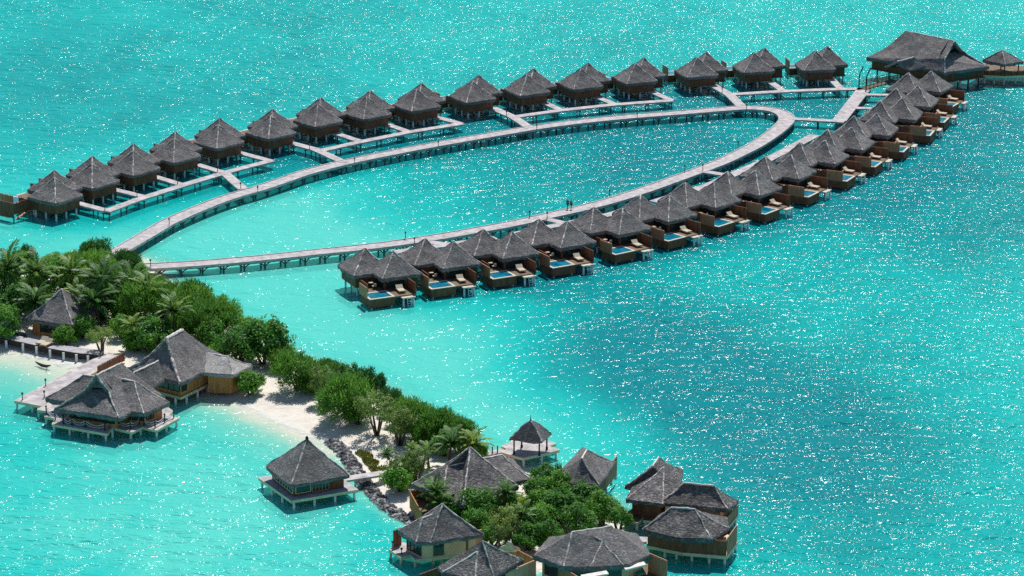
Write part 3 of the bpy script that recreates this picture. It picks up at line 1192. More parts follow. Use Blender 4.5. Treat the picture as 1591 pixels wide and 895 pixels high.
# ------------------------------------------------------------------ boardwalks
Z_J = 1.35
JET_PX = [(150, 405), (182, 391), (226, 366), (263, 344.5), (314, 322), (357, 306), (400, 293.5), (438, 281), (475.7, 268), (538.5, 252), (601, 239), (664, 227),
          (750, 212), (821, 200), (881, 191.5), (944, 184.5), (1007, 179), (1066, 174.5), (1120, 170), (1156, 167.5), (1183, 168.3), (1206, 172), (1220, 179), (1222, 187),
          (1213, 197.5), (1196, 211), (1171, 227), (1133, 246), (1111, 255.5), (1061, 274), (986, 300.5), (923, 319), (860, 333.5), (802, 346.6),
          (751, 356), (701, 365), (651, 373), (600.6, 380), (550, 386), (500, 391), (440, 397.5), (380, 403.5), (300, 410), (240, 413.5), (215, 414)]
jet = smooth_line([at(*p, Z_J)[:2] for p in JET_PX], 5)


def walkway(name, lines, z, width, label, group=None, pile_step=4.6, arches=False, pmat=None, cat='boardwalk', origin=None):
    p0 = lines[0][0][0]
    root = empty(name, (p0[0], p0[1], 0))
    off = Vector((p0[0], p0[1]))
    bents = []
    for k, (ln, wd) in enumerate(lines):
        loc = [Vector((p[0], p[1])) - off for p in ln]
        bm = ribbon_mesh(loc, wd, z - 0.006 * k)
        dk = obj('deck', bm, M['deck'], root)
        # edge kerbs of the deck
        if arches:
            for sgn in (1, -1):
                side = []
                for i, p in enumerate(loc):
                    a, b = loc[max(i - 1, 0)], loc[min(i + 1, len(loc) - 1)]
                    d = (b - a).normalized()
                    side.append(p + Vector((-d.y, d.x)) * sgn * (wd / 2 - 0.12))
                kb = ribbon_mesh(side, 0.2, z + 0.10, 0.098)
                obj('edge_board', kb, M['deck'], dk)
        rs = resample(loc, pile_step)
        for i, p in enumerate(rs):
            j = min(i + 1, len(rs) - 1)
            d = rs[j] - rs[j - 1] if len(rs) > 1 else loc[1] - loc[0]
            d = d.normalized() if d.length > 0 else Vector((1, 0))
            bents.append((p, d, wd))
    key = None
    for p, d, wd in bents[:99]:
        kk = ('bent', round(wd, 2), z, arches)
        if kk not in _mesh_cache:
            bm = bmesh.new()
            hw = wd / 2 - 0.25
            for s in (-1, 1):
                tube(bm, [(0, s * hw, -0.85), (0, s * hw, z - 0.3)], 0.15 if arches else 0.11, 7)
            box(bm, -0.14, 0.14, -wd / 2 + 0.05, wd / 2 - 0.05, z - 0.56, z - 0.296)
            if arches:
                for s in (-1, 1):
                    for t in (-1, 1):
                        tube(bm, [(0, s * hw, z - 1.05), (t * 0.35, s * hw, z - 0.62), (t * 0.95, s * hw, z - 0.33)], 0.10, 5)
                box(bm, -1.65, 1.65, -hw - 0.08, -hw + 0.08, z - 0.42, z - 0.30)
                box(bm, -1.65, 1.65, hw - 0.08, hw + 0.08, z - 0.42, z - 0.30)
            me = bpy.data.meshes.new('pile_bent')
            bm.to_mesh(me)
            bm.free()
            me.materials.append(pmat or M['pile_dark'])
            _mesh_cache[kk] = me
        o = link('pile_bent', _mesh_cache[kk], None, root)
        o.location = (p.x, p.y, 0)
        o.rotation_euler = (0, 0, math.atan2(d.y, d.x))
    return tag(root, label, cat, group)


def L2(*pp, z=1.4):
    return [at(*p, z)[:2] for p in pp]


jl = sum((b - a).length for a, b in zip(jet, jet[1:]))
walkway('curved_jetty', [(jet, 3.05)], Z_J, 3.05, 'long pale plank jetty looping between the two villa rows', None, max(2.6, jl / 98), True, cat='jetty')

G_SPUR = 'narrow walkways to the far villa row'
walkway('villa_walkway', [(L2((165, 328), (210, 311), (260, 295), (305, 281), (349, 268), (390, 257), (423, 249)), 1.7), (L2((119, 314.5), (167, 327)), 1.5),
                          (L2((176, 293.5), (221, 304.5)), 1.5), (L2((240, 273.5), (281, 286)), 1.5), (L2((306, 255), (349, 268)), 1.5), (L2((370, 236), (421, 249.5)), 1.5),
                          (L2((349, 268), (378, 293)), 1.8)], 1.4, 1.7, 'narrow white walkway serving the five far row villas nearest the fenced deck', G_SPUR)
walkway('villa_walkway', [(L2((494, 234.5), (560, 220), (634, 205), (718, 191.5)), 1.7), (L2((452, 221.5), (490, 231.5), (535, 252)), 1.7), (L2((521, 206.5), (560, 219)), 1.5),
                          (L2((601, 192.5), (634, 204)), 1.5), (L2((676, 181), (716, 191.5)), 1.5)], 1.4, 1.7, 'narrow white walkway with its bridge landing at the middle of the jetty bend', G_SPUR)
walkway('villa_walkway', [(L2((797, 181.5), (871, 171), (955, 162), (1045, 155.5)), 1.7), (L2((765, 167), (797, 181), (823, 198)), 1.8), (L2((845, 158.5), (871, 170.5)), 1.5),
                          (L2((926, 149.5), (955, 161.5)), 1.5), (L2((1012, 141.5), (1043, 155.5)), 1.5)], 1.4, 1.7, 'narrow white walkway serving the tenth to thirteenth far row villas', G_SPUR)
walkway('villa_walkway', [(L2((1134, 146.5), (1215, 141.5), (1290, 138.5), (1341, 137.5)), 1.8), (L2((1107, 131.5), (1134, 147), (1154, 167)), 1.9), (L2((1198, 127.5), (1217, 141)), 1.5),
                          (L2((1292, 122.5), (1307, 138)), 1.5)], 1.4, 1.8, 'narrow white walkway leading along the far row to the covered stair', G_SPUR)
G_NEAR = 'walkways behind the pool villas'
walkway('villa_walkway', [(L2((1343, 137), (1325, 160), (1304, 187)), 2.6), (L2((1232, 184), (1270, 186), (1312, 188.5)), 1.7), (L2((1343, 146.5), (1385, 147)), 1.5),
                          (L2((1322, 167), (1355, 168)), 1.5)], 1.4, 2.6, 'wide white walkway sloping from the covered stair to the jetty tip', G_NEAR)
walkway('villa_walkway', [(L2((1266, 209.5), (1226, 231), (1190, 249), (1141, 270), (1100, 288), (1050, 303), (1016, 313.5)), 2.0), (L2((1088, 265), (1132, 272)), 1.6)], 1.4, 2.0,
        'white walkway half hidden behind the upper pool villas, with one short bridge', G_NEAR)
walkway('villa_walkway', [(L2((985, 322), (947, 333), (878, 347), (800, 363)), 1.8), (L2((843, 338.5), (882, 347.5)), 1.6)], 1.4, 1.8,
        'white walkway with a short bridge behind the fourth and fifth pool villas', G_NEAR)
walkway('villa_walkway', [(L2((770, 369), (700, 379), (610, 392)), 1.8), (L2((666, 375.5), (702, 380)), 1.6)], 1.4, 1.8, 'white walkway with a short bridge behind the second pool villa', G_NEAR)

# lamp posts on the walkways
def make_lamp():
    root = empty('lamp_post')
    b = bmesh.new()
    tube(b, [(0, 0, 0), (0, 0, 0.08), (0, 0, 0.09), (0, 0, 1.0)], [0.14, 0.14, 0.075, 0.06], 8)
    obj('post', b, M['black'], root)
    b = bmesh.new()
    tube(b, [(0, 0, 1.004), (0, 0, 1.05), (0, 0, 1.32), (0, 0, 1.36), (0, 0, 1.48)], [0.11, 0.17, 0.17, 0.22, 0.03], 8)
    obj('lamp_head', b, M['black'], root)
    return root


lamp = None
G_L = 'lamp posts on the boardwalks'
LAMPS = [(263, 347, 1.5, 'first lamp post from shore on the far arm of the curved jetty'), (400.5, 297, 1.5, 'second lamp post from shore on the far arm of the curved jetty'),
         (551, 252, 1.5, 'lamp post on the jetty by the bridge of the sixth far villa'), (681, 226.5, 1.5, 'fourth lamp post from shore on the far arm of the curved jetty'),
         (834, 200, 1.5, 'lamp post on the jetty by the bridge of the tenth far villa'), (990, 182, 1.5, 'sixth lamp post from shore on the far arm of the curved jetty'),
         (1160, 168.5, 1.5, 'lamp post at the top of the bend where the jetty turns back'), (1147, 226, 1.5, 'lamp post just below the sharp bend on the near arm of the jetty'),
         (1064, 264, 1.5, 'lamp post on the near arm of the jetty above the seventh pool villa'), (947, 302, 1.5, 'lamp post on the jetty right of the two strolling people'),
         (823, 335, 1.5, 'lamp post on the jetty left of the two strolling people'), (850, 337.5, 1.5, 'lamp post at the short bridge head left of the strolling people'),
         (630, 368, 1.5, 'lamp post on the near jetty arm behind the first pool villa'), (644, 377, 1.5, 'lamp post at the short bridge behind the second pool villa'),
         (163, 325, 1.4, 'lamp post at the walkway corner of the leftmost far villa'), (213, 304, 1.4, 'lamp post where the second far villa path meets its walkway'),
         (276, 284, 1.4, 'lamp post where the third far villa path meets its walkway'), (338, 264.5, 1.4, 'lamp post where the fourth far villa path meets its walkway'),
         (481, 231, 1.4, 'lamp post on the path of the sixth far villa'), (787, 179, 1.4, 'lamp post on the path of the tenth far villa'), (1122, 142, 1.4, 'lamp post on the path of the fourteenth far villa'),
         (234, 411, 1.5, 'lamp post at the shore end of the near jetty arm'), (374, 291, 1.5, 'lamp post at the jetty end of the leftmost bridge'), (1092, 262, 1.5, 'lamp post at the bridge of the eighth pool villa')]
for x, y, z, lab in LAMPS:
    lamp_o = make_lamp() if lamp is None else copy_tree(lamp)
    lamp = lamp or lamp_o
    lamp_o.location = at(x, y + 1.5, z)
    lamp_o.scale = (0.8, 0.8, 0.72)
    tag(lamp_o, 'black ' + lab, 'lamp post', G_L)

# ------------------------------------------------------------------ two strollers
def skin_body(name, verts, edges, radii, mat, parent=None):
    me = bpy.data.meshes.new(name)
    me.from_pydata(verts, edges, [])
    o = bpy.data.objects.new(name, me)
    COL.objects.link(o)
    md = o.modifiers.new('skin', 'SKIN')
    for i, r in enumerate(radii):
        me.skin_vertices[0].data[i].radius = (r, r)
    me.skin_vertices[0].data[0].use_root = True
    o.modifiers.new('sub', 'SUBSURF').levels = 1
    dg = bpy.context.evaluated_depsgraph_get()
    m2 = bpy.data.meshes.new_from_object(o.evaluated_get(dg))
    bpy.data.objects.remove(o)
    m2.materials.clear()
    return link(name, m2, mat, parent, True)


def person(loc, rz, label, top, bottom, long_legs, h):
    s = h / 1.75
    vs = [(0, 0, .95), (0, 0, 1.15), (0, 0, 1.38), (0, 0, 1.5), (0.01, 0, 1.56), (0.02, 0, 1.66), (0.01, 0, 1.72),
          (0, .10, .88), (0.10, .11, .50), (0.06, .11, .08), (0.20, .12, .04), (0, -.10, .88), (-0.04, -.11, .50), (-0.18, -.11, .09), (-0.05, -.12, .04),
          (0, .19, 1.40), (-.05, .25, 1.12), (0.06, .26, .88), (0.08, .26, .80), (0, -.19, 1.40), (.06, -.25, 1.12), (0.14, -.26, .90), (0.16, -.26, .82)]
    ed = [(0, 1), (1, 2), (2, 3), (3, 4), (4, 5), (5, 6), (0, 7), (7, 8), (8, 9), (9, 10), (0, 11), (11, 12), (12, 13), (13, 14),
          (2, 15), (15, 16), (16, 17), (17, 18), (2, 19), (19, 20), (20, 21), (21, 22)]
    rr = [.14, .13, .15, .07, .06, .105, .08, .10, .065, .045, .045, .10, .065, .045, .045, .07, .045, .035, .03, .07, .045, .035, .03]
    body = skin_body('person', [tuple(c * s for c in v) for v in vs], ed, [r * s for r in rr], M['skin'])
    body.location = loc
    body.rotation_euler = (0, 0, rz)
    k = 1.18
    tv = [0, 1, 2, 15, 16, 19, 20]
    mp_ = {v: i for i, v in enumerate(tv)}
    skin_body('shirt', [tuple(c * s for c in vs[v]) for v in tv], [(mp_[a], mp_[b]) for a, b in ed if a in mp_ and b in mp_], [rr[v] * s * k for v in tv], top, body)
    lv = [0, 7, 8, 11, 12] + ([9, 13] if long_legs else [])
    mp_ = {v: i for i, v in enumerate(lv)}
    skin_body('trousers' if long_legs else 'shorts', [tuple(c * s for c in (vs[v] if long_legs or v not in (8, 12) else (vs[v][0] * .5, vs[v][1], .64))) for v in lv],
              [(mp_[a], mp_[b]) for a, b in ed if a in mp_ and b in mp_], [rr[v] * s * (1.2 if v not in (8, 12) or long_legs else 1.5) for v in lv], bottom, body)
    skin_body('hair', [(0.0, 0, 1.66 * s), (-0.01 * s, 0, 1.73 * s)], [(0, 1)], [.108 * s, .10 * s], M['black_cloth'], body)
    return tag(body, label, 'person', 'people strolling on the jetty')


person(at(882, 325, Z_J), math.radians(35), 'taller person in dark navy clothes walking on the jetty', M['navy'], M['navy'], True, 1.82)
person(at(887.5, 325.3, Z_J), math.radians(35), 'bare legged person in black shorts and dark teal top walking on the jetty', M['teal_shirt'], M['black_cloth'], False, 1.68)
# ------------------------------------------------------------------ foreground buildings
def P3(d):
    return {k: (Vector(v[1:]) if v[0] == 'w' else at(*v)) for k, v in d.items()}


def building(name, label, cat, group=None, loc=(0, 0)):
    return tag(empty(name, (loc[0], loc[1], 0)), label, cat, group)


class B:
    """collects the parts of one building, all in world metres"""
    def __init__(self, name, label, cat, at_xy, group=None):
        self.root = building(name, label, cat, group, at_xy)
        self.o = Vector((at_xy[0], at_xy[1], 0))

    def roof(self, pts, faces, caps=(), white=(), mat=None, seed=0.0, **kw):
        q = {k: Vector(v) - self.o for k, v in pts.items()}
        return roof(self.root, q, faces, caps, 'roof', mat, white_caps=white, seed=seed, **kw)

    def loc(self, pts):
        return [(p[0] - self.o.x, p[1] - self.o.y) for p in pts]

    def wall(self, pts, z0, z1, mat, name='wall'):
        return wall_ring(self.root, self.loc(pts), z0, z1, mat, name)

    def deck(self, pts, z, mat, thick=0.22, rim=True, name='deck'):
        l = self.loc(pts)
        d = deck_slab(self.root, l, z, mat, thick, name)
        if rim:
            bm = bmesh.new()
            area = sum(a[0] * b[1] - b[0] * a[1] for a, b in zip(l, l[1:] + l[:1]))
            if area < 0:
                l = l[::-1]
            n = len(l)
            for i in range(n):
                a, b = Vector(l[i]), Vector(l[(i + 1) % n])
                dd = (b - a).normalized()
                nn = Vector((dd.y, -dd.x)) * 0.06
                prism(bm, [a + dd * 0.004, b - dd * 0.004, b - dd * 0.004 + nn, a + dd * 0.004 + nn], z - thick - 0.12 - 0.002 * (i % 3), z + 0.004)
            obj('deck_edge', bm, M['fascia'], d)
        return d

    def piles(self, pts, z, mat=None, r=0.16, zb=-0.85):
        for p in self.loc(pts):
            pile(self.root, p[0], p[1], z, mat, r, zb)

    def window(self, a, b, z0, z1, t0, t1, bars=3, mat=None):
        a, b = self.loc([a, b])
        return window_on(self.root, a, b, z0, z1, t0, t1, bars, mat)

    def screen(self, a, b, z0, z1, mat=None, name='screen_wall', step=0.62):
        a, b = self.loc([a, b])
        return screen(self.root, a, b, z0, z1, mat, name, step)


def xy(v):
    return Vector((v[0], v[1]))


def lerp_pts(a, b, n):
    a, b = xy(a), xy(b)
    return [a.lerp(b, (i + 0.5) / n) for i in range(n)]


# restaurant on the water, cross shaped roof with a gablet
p = P3(dict(L=(85, 634, 3.4), F=(185, 649, 3.4), R=(252, 613, 3.4), G1=(149, 582.6, 7.6), G2=(189, 563, 7.6), GL=(131, 605, 5.7), GR=(168.6, 606.8, 5.7)))
p['Bk'] = p['L'] + p['R'] - p['F']
axis = (p['R'] - p['F']).normalized()
p['HL'] = p['GL'] + axis * 0.9
p['HR'] = p['GR'] + axis * 0.9
A = B('overwater_restaurant', 'cross roofed thatched restaurant on stilts with rope railed terraces by the broad landing', 'restaurant', p['L'])
A.roof(p, [('F', 'R', 'G2', 'G1', 'GR'), ('L', 'GL', 'G1', 'G2', 'Bk'), ('Bk', 'G2', 'R'), ('L', 'F', 'HR', 'HL')], [('GR', 'F'), ('G1', 'GR'), ('G1', 'GL'), ('GL', 'L')], [('G1', 'G2')], seed=51, drop=0.6)
gb = bmesh.new()
hl, hr, g1 = [Vector(v) - A.o for v in (p['HL'], p['HR'], p['G1'] + axis * 0.9)]
for q in ((hl, hr, g1),):
    a_ = [gb.verts.new(v) for v in q]
    b_ = [gb.verts.new(v + axis * 0.15) for v in q]
    gb.faces.new(a_)
    gb.faces.new(b_[::-1])
    for i in range(3):
        gb.faces.new((a_[i], b_[i], b_[(i + 1) % 3], a_[(i + 1) % 3]))
obj('gable', gb, M['thatch'], A.root)
wp = P3(dict(N=(191, 638, 3.38), W1=(183, 587, 6.2), W2=(208.6, 591.7, 6.2), WF=(223, 642, 3.38), WR=(263.6, 625, 3.38)))
wp['N2'] = wp['N'] + wp['WR'] - wp['WF']
A.roof(wp, [('N', 'WF', 'W2', 'W1'), ('WF', 'WR', 'W2'), ('WR', 'N2', 'W1', 'W2')], [('W2', 'WF'), ('W2', 'WR')], [('W1', 'W2')], seed=57, drop=0.6)
wd = (wp['W2'] - wp['W1']).normalized()
lp = P3(dict(W2=(130, 582, 6.1), WF=(70.5, 618, 3.36)))
lp['WR'] = lp['WF'] + (wp['WR'] - wp['WF'])
lp['N'], lp['N2'], lp['W1'] = lp['WF'] + wd * 4.6, lp['WR'] + wd * 4.6, lp['W2'] + wd * 4.0
A.roof(lp, [('N', 'WF', 'W2', 'W1'), ('WF', 'WR', 'W2'), ('WR', 'N2', 'W1', 'W2')], [('W2', 'WF'), ('W2', 'WR')], [('W1', 'W2')], seed=61, drop=0.6)
mainw = poly_inset([xy(p[k]) for k in ('L', 'F', 'R', 'Bk')], 1.7)
A.wall(mainw, 1.35, 3.3, M['wall_orange'])
A.window(mainw[0], mainw[1], 1.9, 3.1, 0.04, 0.96, 9)
A.window(mainw[1], mainw[2], 1.9, 3.1, 0.02, 0.25, 2)
wg = poly_inset([xy(wp[k]) for k in ('N', 'WF', 'WR', 'N2')], 1.1)
A.wall(wg, 1.352, 3.28, M['wall_orange'])
A.window(wg[0], wg[1], 1.9, 3.1, 0.06, 0.95, 4)
A.window(wg[1], wg[2], 1.9, 3.1, 0.06, 0.5, 3)
DK = dict(t3=((81, 659), (167, 674), (176, 659.5), (165, 632), (95, 632)), t2=((69, 646.5), (86, 650), (104, 628), (84, 624)), t1=((58, 636), (88, 641), (118, 618), (96, 612)),
          t4=((178, 664.5), (205.5, 671), (221, 663), (205, 640), (172, 645)), t5=((200, 658), (243, 668), (278, 649), (260, 644), (232, 630)), t6=((236, 642), (262, 644.2), (268.5, 637.6), (257, 630), (236, 622)))
for k, (nm, pp) in enumerate(DK.items()):
    pts = [at(x, y, 1.4) for x, y in pp]
    A.deck(pts, 1.4 - 0.012 * k, M['deck'], 0.2, True, 'terrace')
for x, y in ((84, 657), (108, 662), (137, 667), (164, 671), (72, 645), (60, 635), (178, 655), (203, 668), (218, 662), (243, 666), (258, 658), (274, 649), (265, 637)):
    A.piles([at(x, y, 1.2)], 1.2)
for i in range(5):
    A.piles(lerp_pts(mainw[0], mainw[1], 5)[i:i + 1] + lerp_pts(mainw[3], mainw[2], 5)[i:i + 1], 1.35)

# rope railings on the terraces
def rope_railing(pxs, label, z=1.4):
    pts = [at(x, y, z) for x, y in pxs]
    root = tag(empty('rope_railing', pts[0]), label, 'railing', 'rope railings of the restaurant terraces')
    o = pts[0]
    for q in pts:
        b = bmesh.new()
        tube(b, [(0, 0, 0), (0, 0, 0.95), (0, 0, 0.96), (0, 0, 1.15)], [0.09, 0.08, 0.14, 0.10], 8)
        po = obj('post', b, M['black'], root)
        po.location = q - o
    for a, b in zip(pts, pts[1:]):
        rb = bmesh.new()
        for h, sg in ((0.95, 0.45), (0.6, 0.4)):
            tube(rb, [(a - o).lerp(b - o, t / 8) + Vector((0, 0, h - sg * 4 * (t / 8) * (1 - t / 8))) for t in range(9)], 0.045, 5)
        obj('rope', rb, M['rope'], root)


rope_railing([(72, 643), (86, 652.5), (98, 657)], 'white sagging rope railing at the corner terrace nearest the broad landing')
rope_railing([(99, 659.5), (112, 661), (133, 664.5), (163, 669.5), (173, 659)], 'white sagging rope railing along the long front terrace of the restaurant')
rope_railing([(181, 661.5), (203, 667), (217, 659)], 'white sagging rope railing on the small middle terrace of the restaurant')
rope_railing([(224, 661), (241, 664), (256, 655.5), (270, 648.5)], 'white sagging rope railing on the terrace at the right end of the restaurant')

# broad landing
BL = B('broad_landing', 'broad pale plank landing running from the beach to the restaurant', 'landing', at(60, 620)[:2])
lpts = [at(x, y, 1.4) for x, y in ((22.6, 623), (65, 631), (74, 624), (80, 617), (147, 578.6), (194.6, 553.7), (170, 550.7), (145, 558))]
BL.deck(lpts, 1.43, M['deck'], 0.25)
for x, y in ((26, 622), (50, 628), (64, 630), (60, 602), (96, 585), (130, 568), (100, 606), (135, 586), (165, 570)):
    BL.piles([at(x, y, 1.2)], 1.2)
BL.screen(at(152, 577, 1.4), at(193, 555.5, 1.4), 0.9, 2.1, M['wall'], 'side_wall')
for (x, y), lab in (((35, 621), 'black lantern post at the outer corner of the broad landing'), ((69, 618), 'black lantern post on the broad landing beside the restaurant roof'), ((71, 599.5), 'black lantern post along the outer edge of the broad landing'),
                    ((156, 554.5), 'black lantern post where the broad landing meets the timber quay')):
    c = copy_tree(lamp)
    c.location = at(x, y, 1.43)
    tag(c, lab, 'lamp post', 'lantern posts on the broad landing')

# hall behind the restaurant
p = P3(dict(F=(280.3, 594, 3.7), L=(198.6, 573, 3.7), r1=(284, 511.3, 8.0), r2=(259, 525, 8.0)))
ax = Vector((0.5, 0.866, 0))
p['R'], p['Bk'] = p['F'] + ax * 12.0, p['L'] + ax * 11.2
H2 = B('beach_hall', 'tall thatched hall with steep roof and low pale wing at the beach', 'hall', p['F'])
H2.roof(p, [('L', 'F', 'r2'), ('F', 'R', 'r1', 'r2'), ('R', 'Bk', 'r1'), ('Bk', 'L', 'r2', 'r1')], [('r2', 'F'), ('r2', 'L')], [('r1', 'r2')], seed=71, sag=0.55, drop=0.6, cap_r=0.22)
s = P3(dict(s1=(246.4, 559, 6.0), s2=(203.6, 580.5, 6.0), N=(255, 590.5, 3.68)))
dv = s['s2'] - s['s1']
s['S'] = s['N'] + dv
nrm = Vector((-dv.y, dv.x, 0)).normalized()
w_ = (s['N'] - s['s1']).dot(nrm)
s['N2'], s['S2'] = s['N'] - nrm * 2 * w_, s['S'] - nrm * 2 * w_
H2.roof(s, [('N', 'S', 's2', 's1'), ('N2', 's1', 's2', 'S2')], [], [('s1', 's2')], seed=77, drop=0.6)
c = P3(dict(r1=(315.5, 546.5, 5.0), r2=(354.5, 554, 5.0), F=(362, 582, 3.5), R=(392, 567, 3.5), J=(313, 578.5, 3.5)))
c['JB'] = c['J'] + c['R'] - c['F']
H2.roof(c, [('J', 'F', 'r2', 'r1'), ('F', 'R', 'r2'), ('R', 'JB', 'r1', 'r2')], [('r2', 'F'), ('r2', 'R')], [('r1', 'r2')], mat=M['thatch_new'], seed=81, drop=0.55, sag=0.12)
hw = poly_inset([xy(p[k]) for k in ('L', 'F', 'R', 'Bk')], 1.5)
H2.wall(hw, 1.2, 3.6, M['wall_orange'])
H2.window(hw[0], hw[1], 1.75, 3.3, 0.45, 0.98, 4)
H2.window(hw[1], hw[2], 1.75, 3.3, 0.02, 0.14, 1)
fl = poly_inset([xy(p[k]) for k in ('L', 'F', 'R', 'Bk')], 1.2)
H2.deck(fl, 1.19, M['wall_orange'], 0.25, True, 'floor')
cw = poly_inset([xy(c[k]) for k in ('J', 'F', 'R', 'JB')], 0.9)
H2.wall(cw, 0.5, 3.4, M['wall_orange'])
for q in lerp_pts(fl[1], fl[2], 4) + lerp_pts(fl[0], fl[1], 4):
    H2.piles([q], 1.0)

# beach hut among the palms
hc = (-64.4, 413.3)
HB = B('beach_hut', 'thatched beach hut with honey coloured walls half hidden by palms', 'hut', hc)
ang = math.radians(-68)
pyramid(HB.root, (0, 0), 5.7, ang, 7.0, 3.2, seed=91, sag=0.2)
sq = [Vector((hc[0] + 4.5 * math.cos(ang + k * math.pi / 2), hc[1] + 4.5 * math.sin(ang + k * math.pi / 2))) for k in range(4)]
HB.wall(sq, 0.5, 3.1, M['wall_orange'])
HB.window(sq[3], sq[0], 1.2, 2.7, 0.2, 0.8, 4)
HB.window(sq[0], sq[1], 1.2, 2.7, 0.2, 0.8, 4)

# lone pavilion on its square deck
pc = (-25.24, 350.2)
PV = B('square_pavilion', 'square thatched pavilion on a grey deck joined to the rocks by a footbridge', 'pavilion', pc)
ang = math.radians(162.5)
pyramid(PV.root, (0, 0), 5.75, ang, 7.15, 3.1, cap_sides=(0, 1, 2, 3), seed=95, sag=0.08, drop=0.45)
fb = bmesh.new()
tube(fb, [(0, 0, 6.9), (0, 0, 7.2), (0, 0, 7.24), (0, 0, 7.5)], [0.24, 0.16, 0.24, 0.10], 8)
obj('finial', fb, M['beam'], PV.root)
dk = [at(*q, 1.3) for q in ((401.5, 741.8), (453, 778), (556, 760.6))]
dk.append(dk[0] + dk[2] - dk[1])
PV.deck(dk, 1.3, M['deck_dark'], 0.22)
ww = [Vector((pc[0] + 4.75 * math.cos(ang + k * math.pi / 2), pc[1] + 4.75 * math.sin(ang + k * math.pi / 2))) for k in range(4)]
PV.wall(ww, 1.304, 3.0, M['wall'])
PV.window(ww[0], ww[1], 1.6, 2.85, 0.03, 0.97, 8, M['fascia'])
PV.window(ww[1], ww[2], 1.6, 2.85, 0.03, 0.34, 1, M['fascia'])
PV.window(ww[1], ww[2], 1.45, 2.9, 0.36, 0.70, 5, M['screen'])
for i in range(4):
    a, b = xy(dk[i]), xy(dk[(i + 1) % 4])
    cc = Vector(pc)
    PV.piles([q.lerp(cc, 0.06) for q in [a.lerp(b, 0.02), a.lerp(b, 0.35), a.lerp(b, 0.68)]], 1.1)
FBR = B('footbridge', 'short pale footbridge from the square pavilion over the dark rocks', 'footbridge', at(570, 739)[:2])
bl = FBR.loc([at(532, 744.5, 1.3), at(604, 733.5, 1.3)])
obj('deck', ribbon_mesh(bl, 1.5, 1.34, 0.25), M['deck'], FBR.root)
FBR.piles([at(552, 743, 1.0), at(575, 739, 1.0)], 1.1)

# open gazebo on the star shaped deck
p = P3(dict(L=(792.3, 681.5, 3.4), F=(841.4, 685.3, 3.4), R=(856, 672.7, 3.4), a=(824.5, 652.6, 5.6)))
p['Bk'] = p['L'] + p['R'] - p['F']
ctr = (p['L'] + p['R']) / 2
GZ = B('gazebo', 'open thatched gazebo on a star shaped deck beyond the villa trees', 'gazebo', ctr)
GZ.roof(p, [('L', 'F', 'a'), ('F', 'R', 'a'), ('R', 'Bk', 'a'), ('Bk', 'L', 'a')], [('a', 'F'), ('a', 'R'), ('a', 'L')], sag=-0.2, seed=99, drop=0.35, cap_r=0.10)
fb = bmesh.new()
apx = p['a'] - GZ.o
tube(fb, [apx + Vector((0, 0, -0.1)), apx + Vector((0, 0, 0.2)), apx + Vector((0, 0, 0.7))], [0.14, 0.05, 0.02], 8)
obj('finial', fb, M['beam'], GZ.root)
front = [at(*q, 1.25) for q in ((779, 693), (788, 697), (781, 703), (812, 711.7), (844, 705), (869, 699), (853, 693), (864, 689))]
c2 = xy(ctr)
back = [at(846, 683, 1.25), at(826, 681, 1.25), at(800, 684, 1.25)]
GZ.deck([xy(q) for q in front + back], 1.25, M['deck'], 0.22)
for k in ('L', 'F', 'R', 'Bk'):
    q = xy(p[k]).lerp(c2, 0.2) - xy(GZ.o)
    b = bmesh.new()
    tube(b, [(q.x, q.y, 1.254), (q.x, q.y, 1.6), (q.x, q.y, 1.602), (q.x, q.y, 3.5)], [0.16, 0.16, 0.1, 0.1], 8)
    obj('post', b, M['beam'], GZ.root)
for q in front:
    GZ.piles([xy(q).lerp(c2, 0.12)], 1.05)
bl = GZ.loc([at(742, 708, 1.2), at(783, 699, 1.2)])
obj('bridge', ribbon_mesh(bl, 1.3, 1.22, 0.2), M['deck'], GZ.root)
for i, (x, y) in enumerate(((756, 705), (765, 703), (773, 701.5))):
    q = GZ.loc([at(x, y + 1.5, 1.2)])[0]
    b = bmesh.new()
    tube(b, [(q[0], q[1], 1.0), (q[0], q[1], 2.1)], 0.09, 6)
    obj('bridge_post', b, M['beam'], GZ.root)

# villas on the point
G_PT = 'thatched villas on the point'
V_ = B('point_villa', 'large twin roofed thatched villa just above the rocks, behind the tall palms', 'villa', (-5.7, 343.8), G_PT)
p = dict(L=at(640, 752, 3.6), a=at(730.7, 695, 8.0), R=at(806, 755, 3.6), F=Vector((-5.9, 337.0, 3.6)), Bk=Vector((-5.5, 350.2, 3.6)), c1=at(694, 722, 6.1), c2=at(720, 716, 6.3))
p['F2'] = p['L'].lerp(p['F'], 0.62)
V_.roof(p, [('a', 'F', 'R'), ('a', 'R', 'Bk'), ('a', 'Bk', 'L'), ('L', 'F2', 'c1'), ('F2', 'F', 'c2', 'c1'), ('a', 'c2', 'F'), ('a', 'L', 'c1', 'c2')], [('a', 'F'), ('a', 'R'), ('a', 'L'), ('c1', 'F2')], [('c1', 'c2')], mat=M['thatch_rough'], seed=103)
q1, q2, R2 = at(757, 710.5, 5.7), at(780, 706.7, 5.7), at(824, 744, 3.58)
B2 = Vector((0.2, 352.6, 3.58))
bk = (q1 - q2).normalized()
r_ = dict(q1=q1 + bk * 2.5, q2=q2, R=R2, Bk=B2, Ri=R2 + bk * 6, Bi=B2 + bk * 6)
V_.roof(r_, [('Ri', 'R', 'q2', 'q1'), ('R', 'Bk', 'q2'), ('Bk', 'Bi', 'q1', 'q2')], [('q2', 'R'), ('q2', 'Bk')], [('q1', 'q2')], mat=M['thatch'], seed=107)
V_.wall(poly_inset([xy(p[k]) for k in ('L', 'F', 'R', 'Bk')], 1.6), 0.7, 3.5, M['wall'])
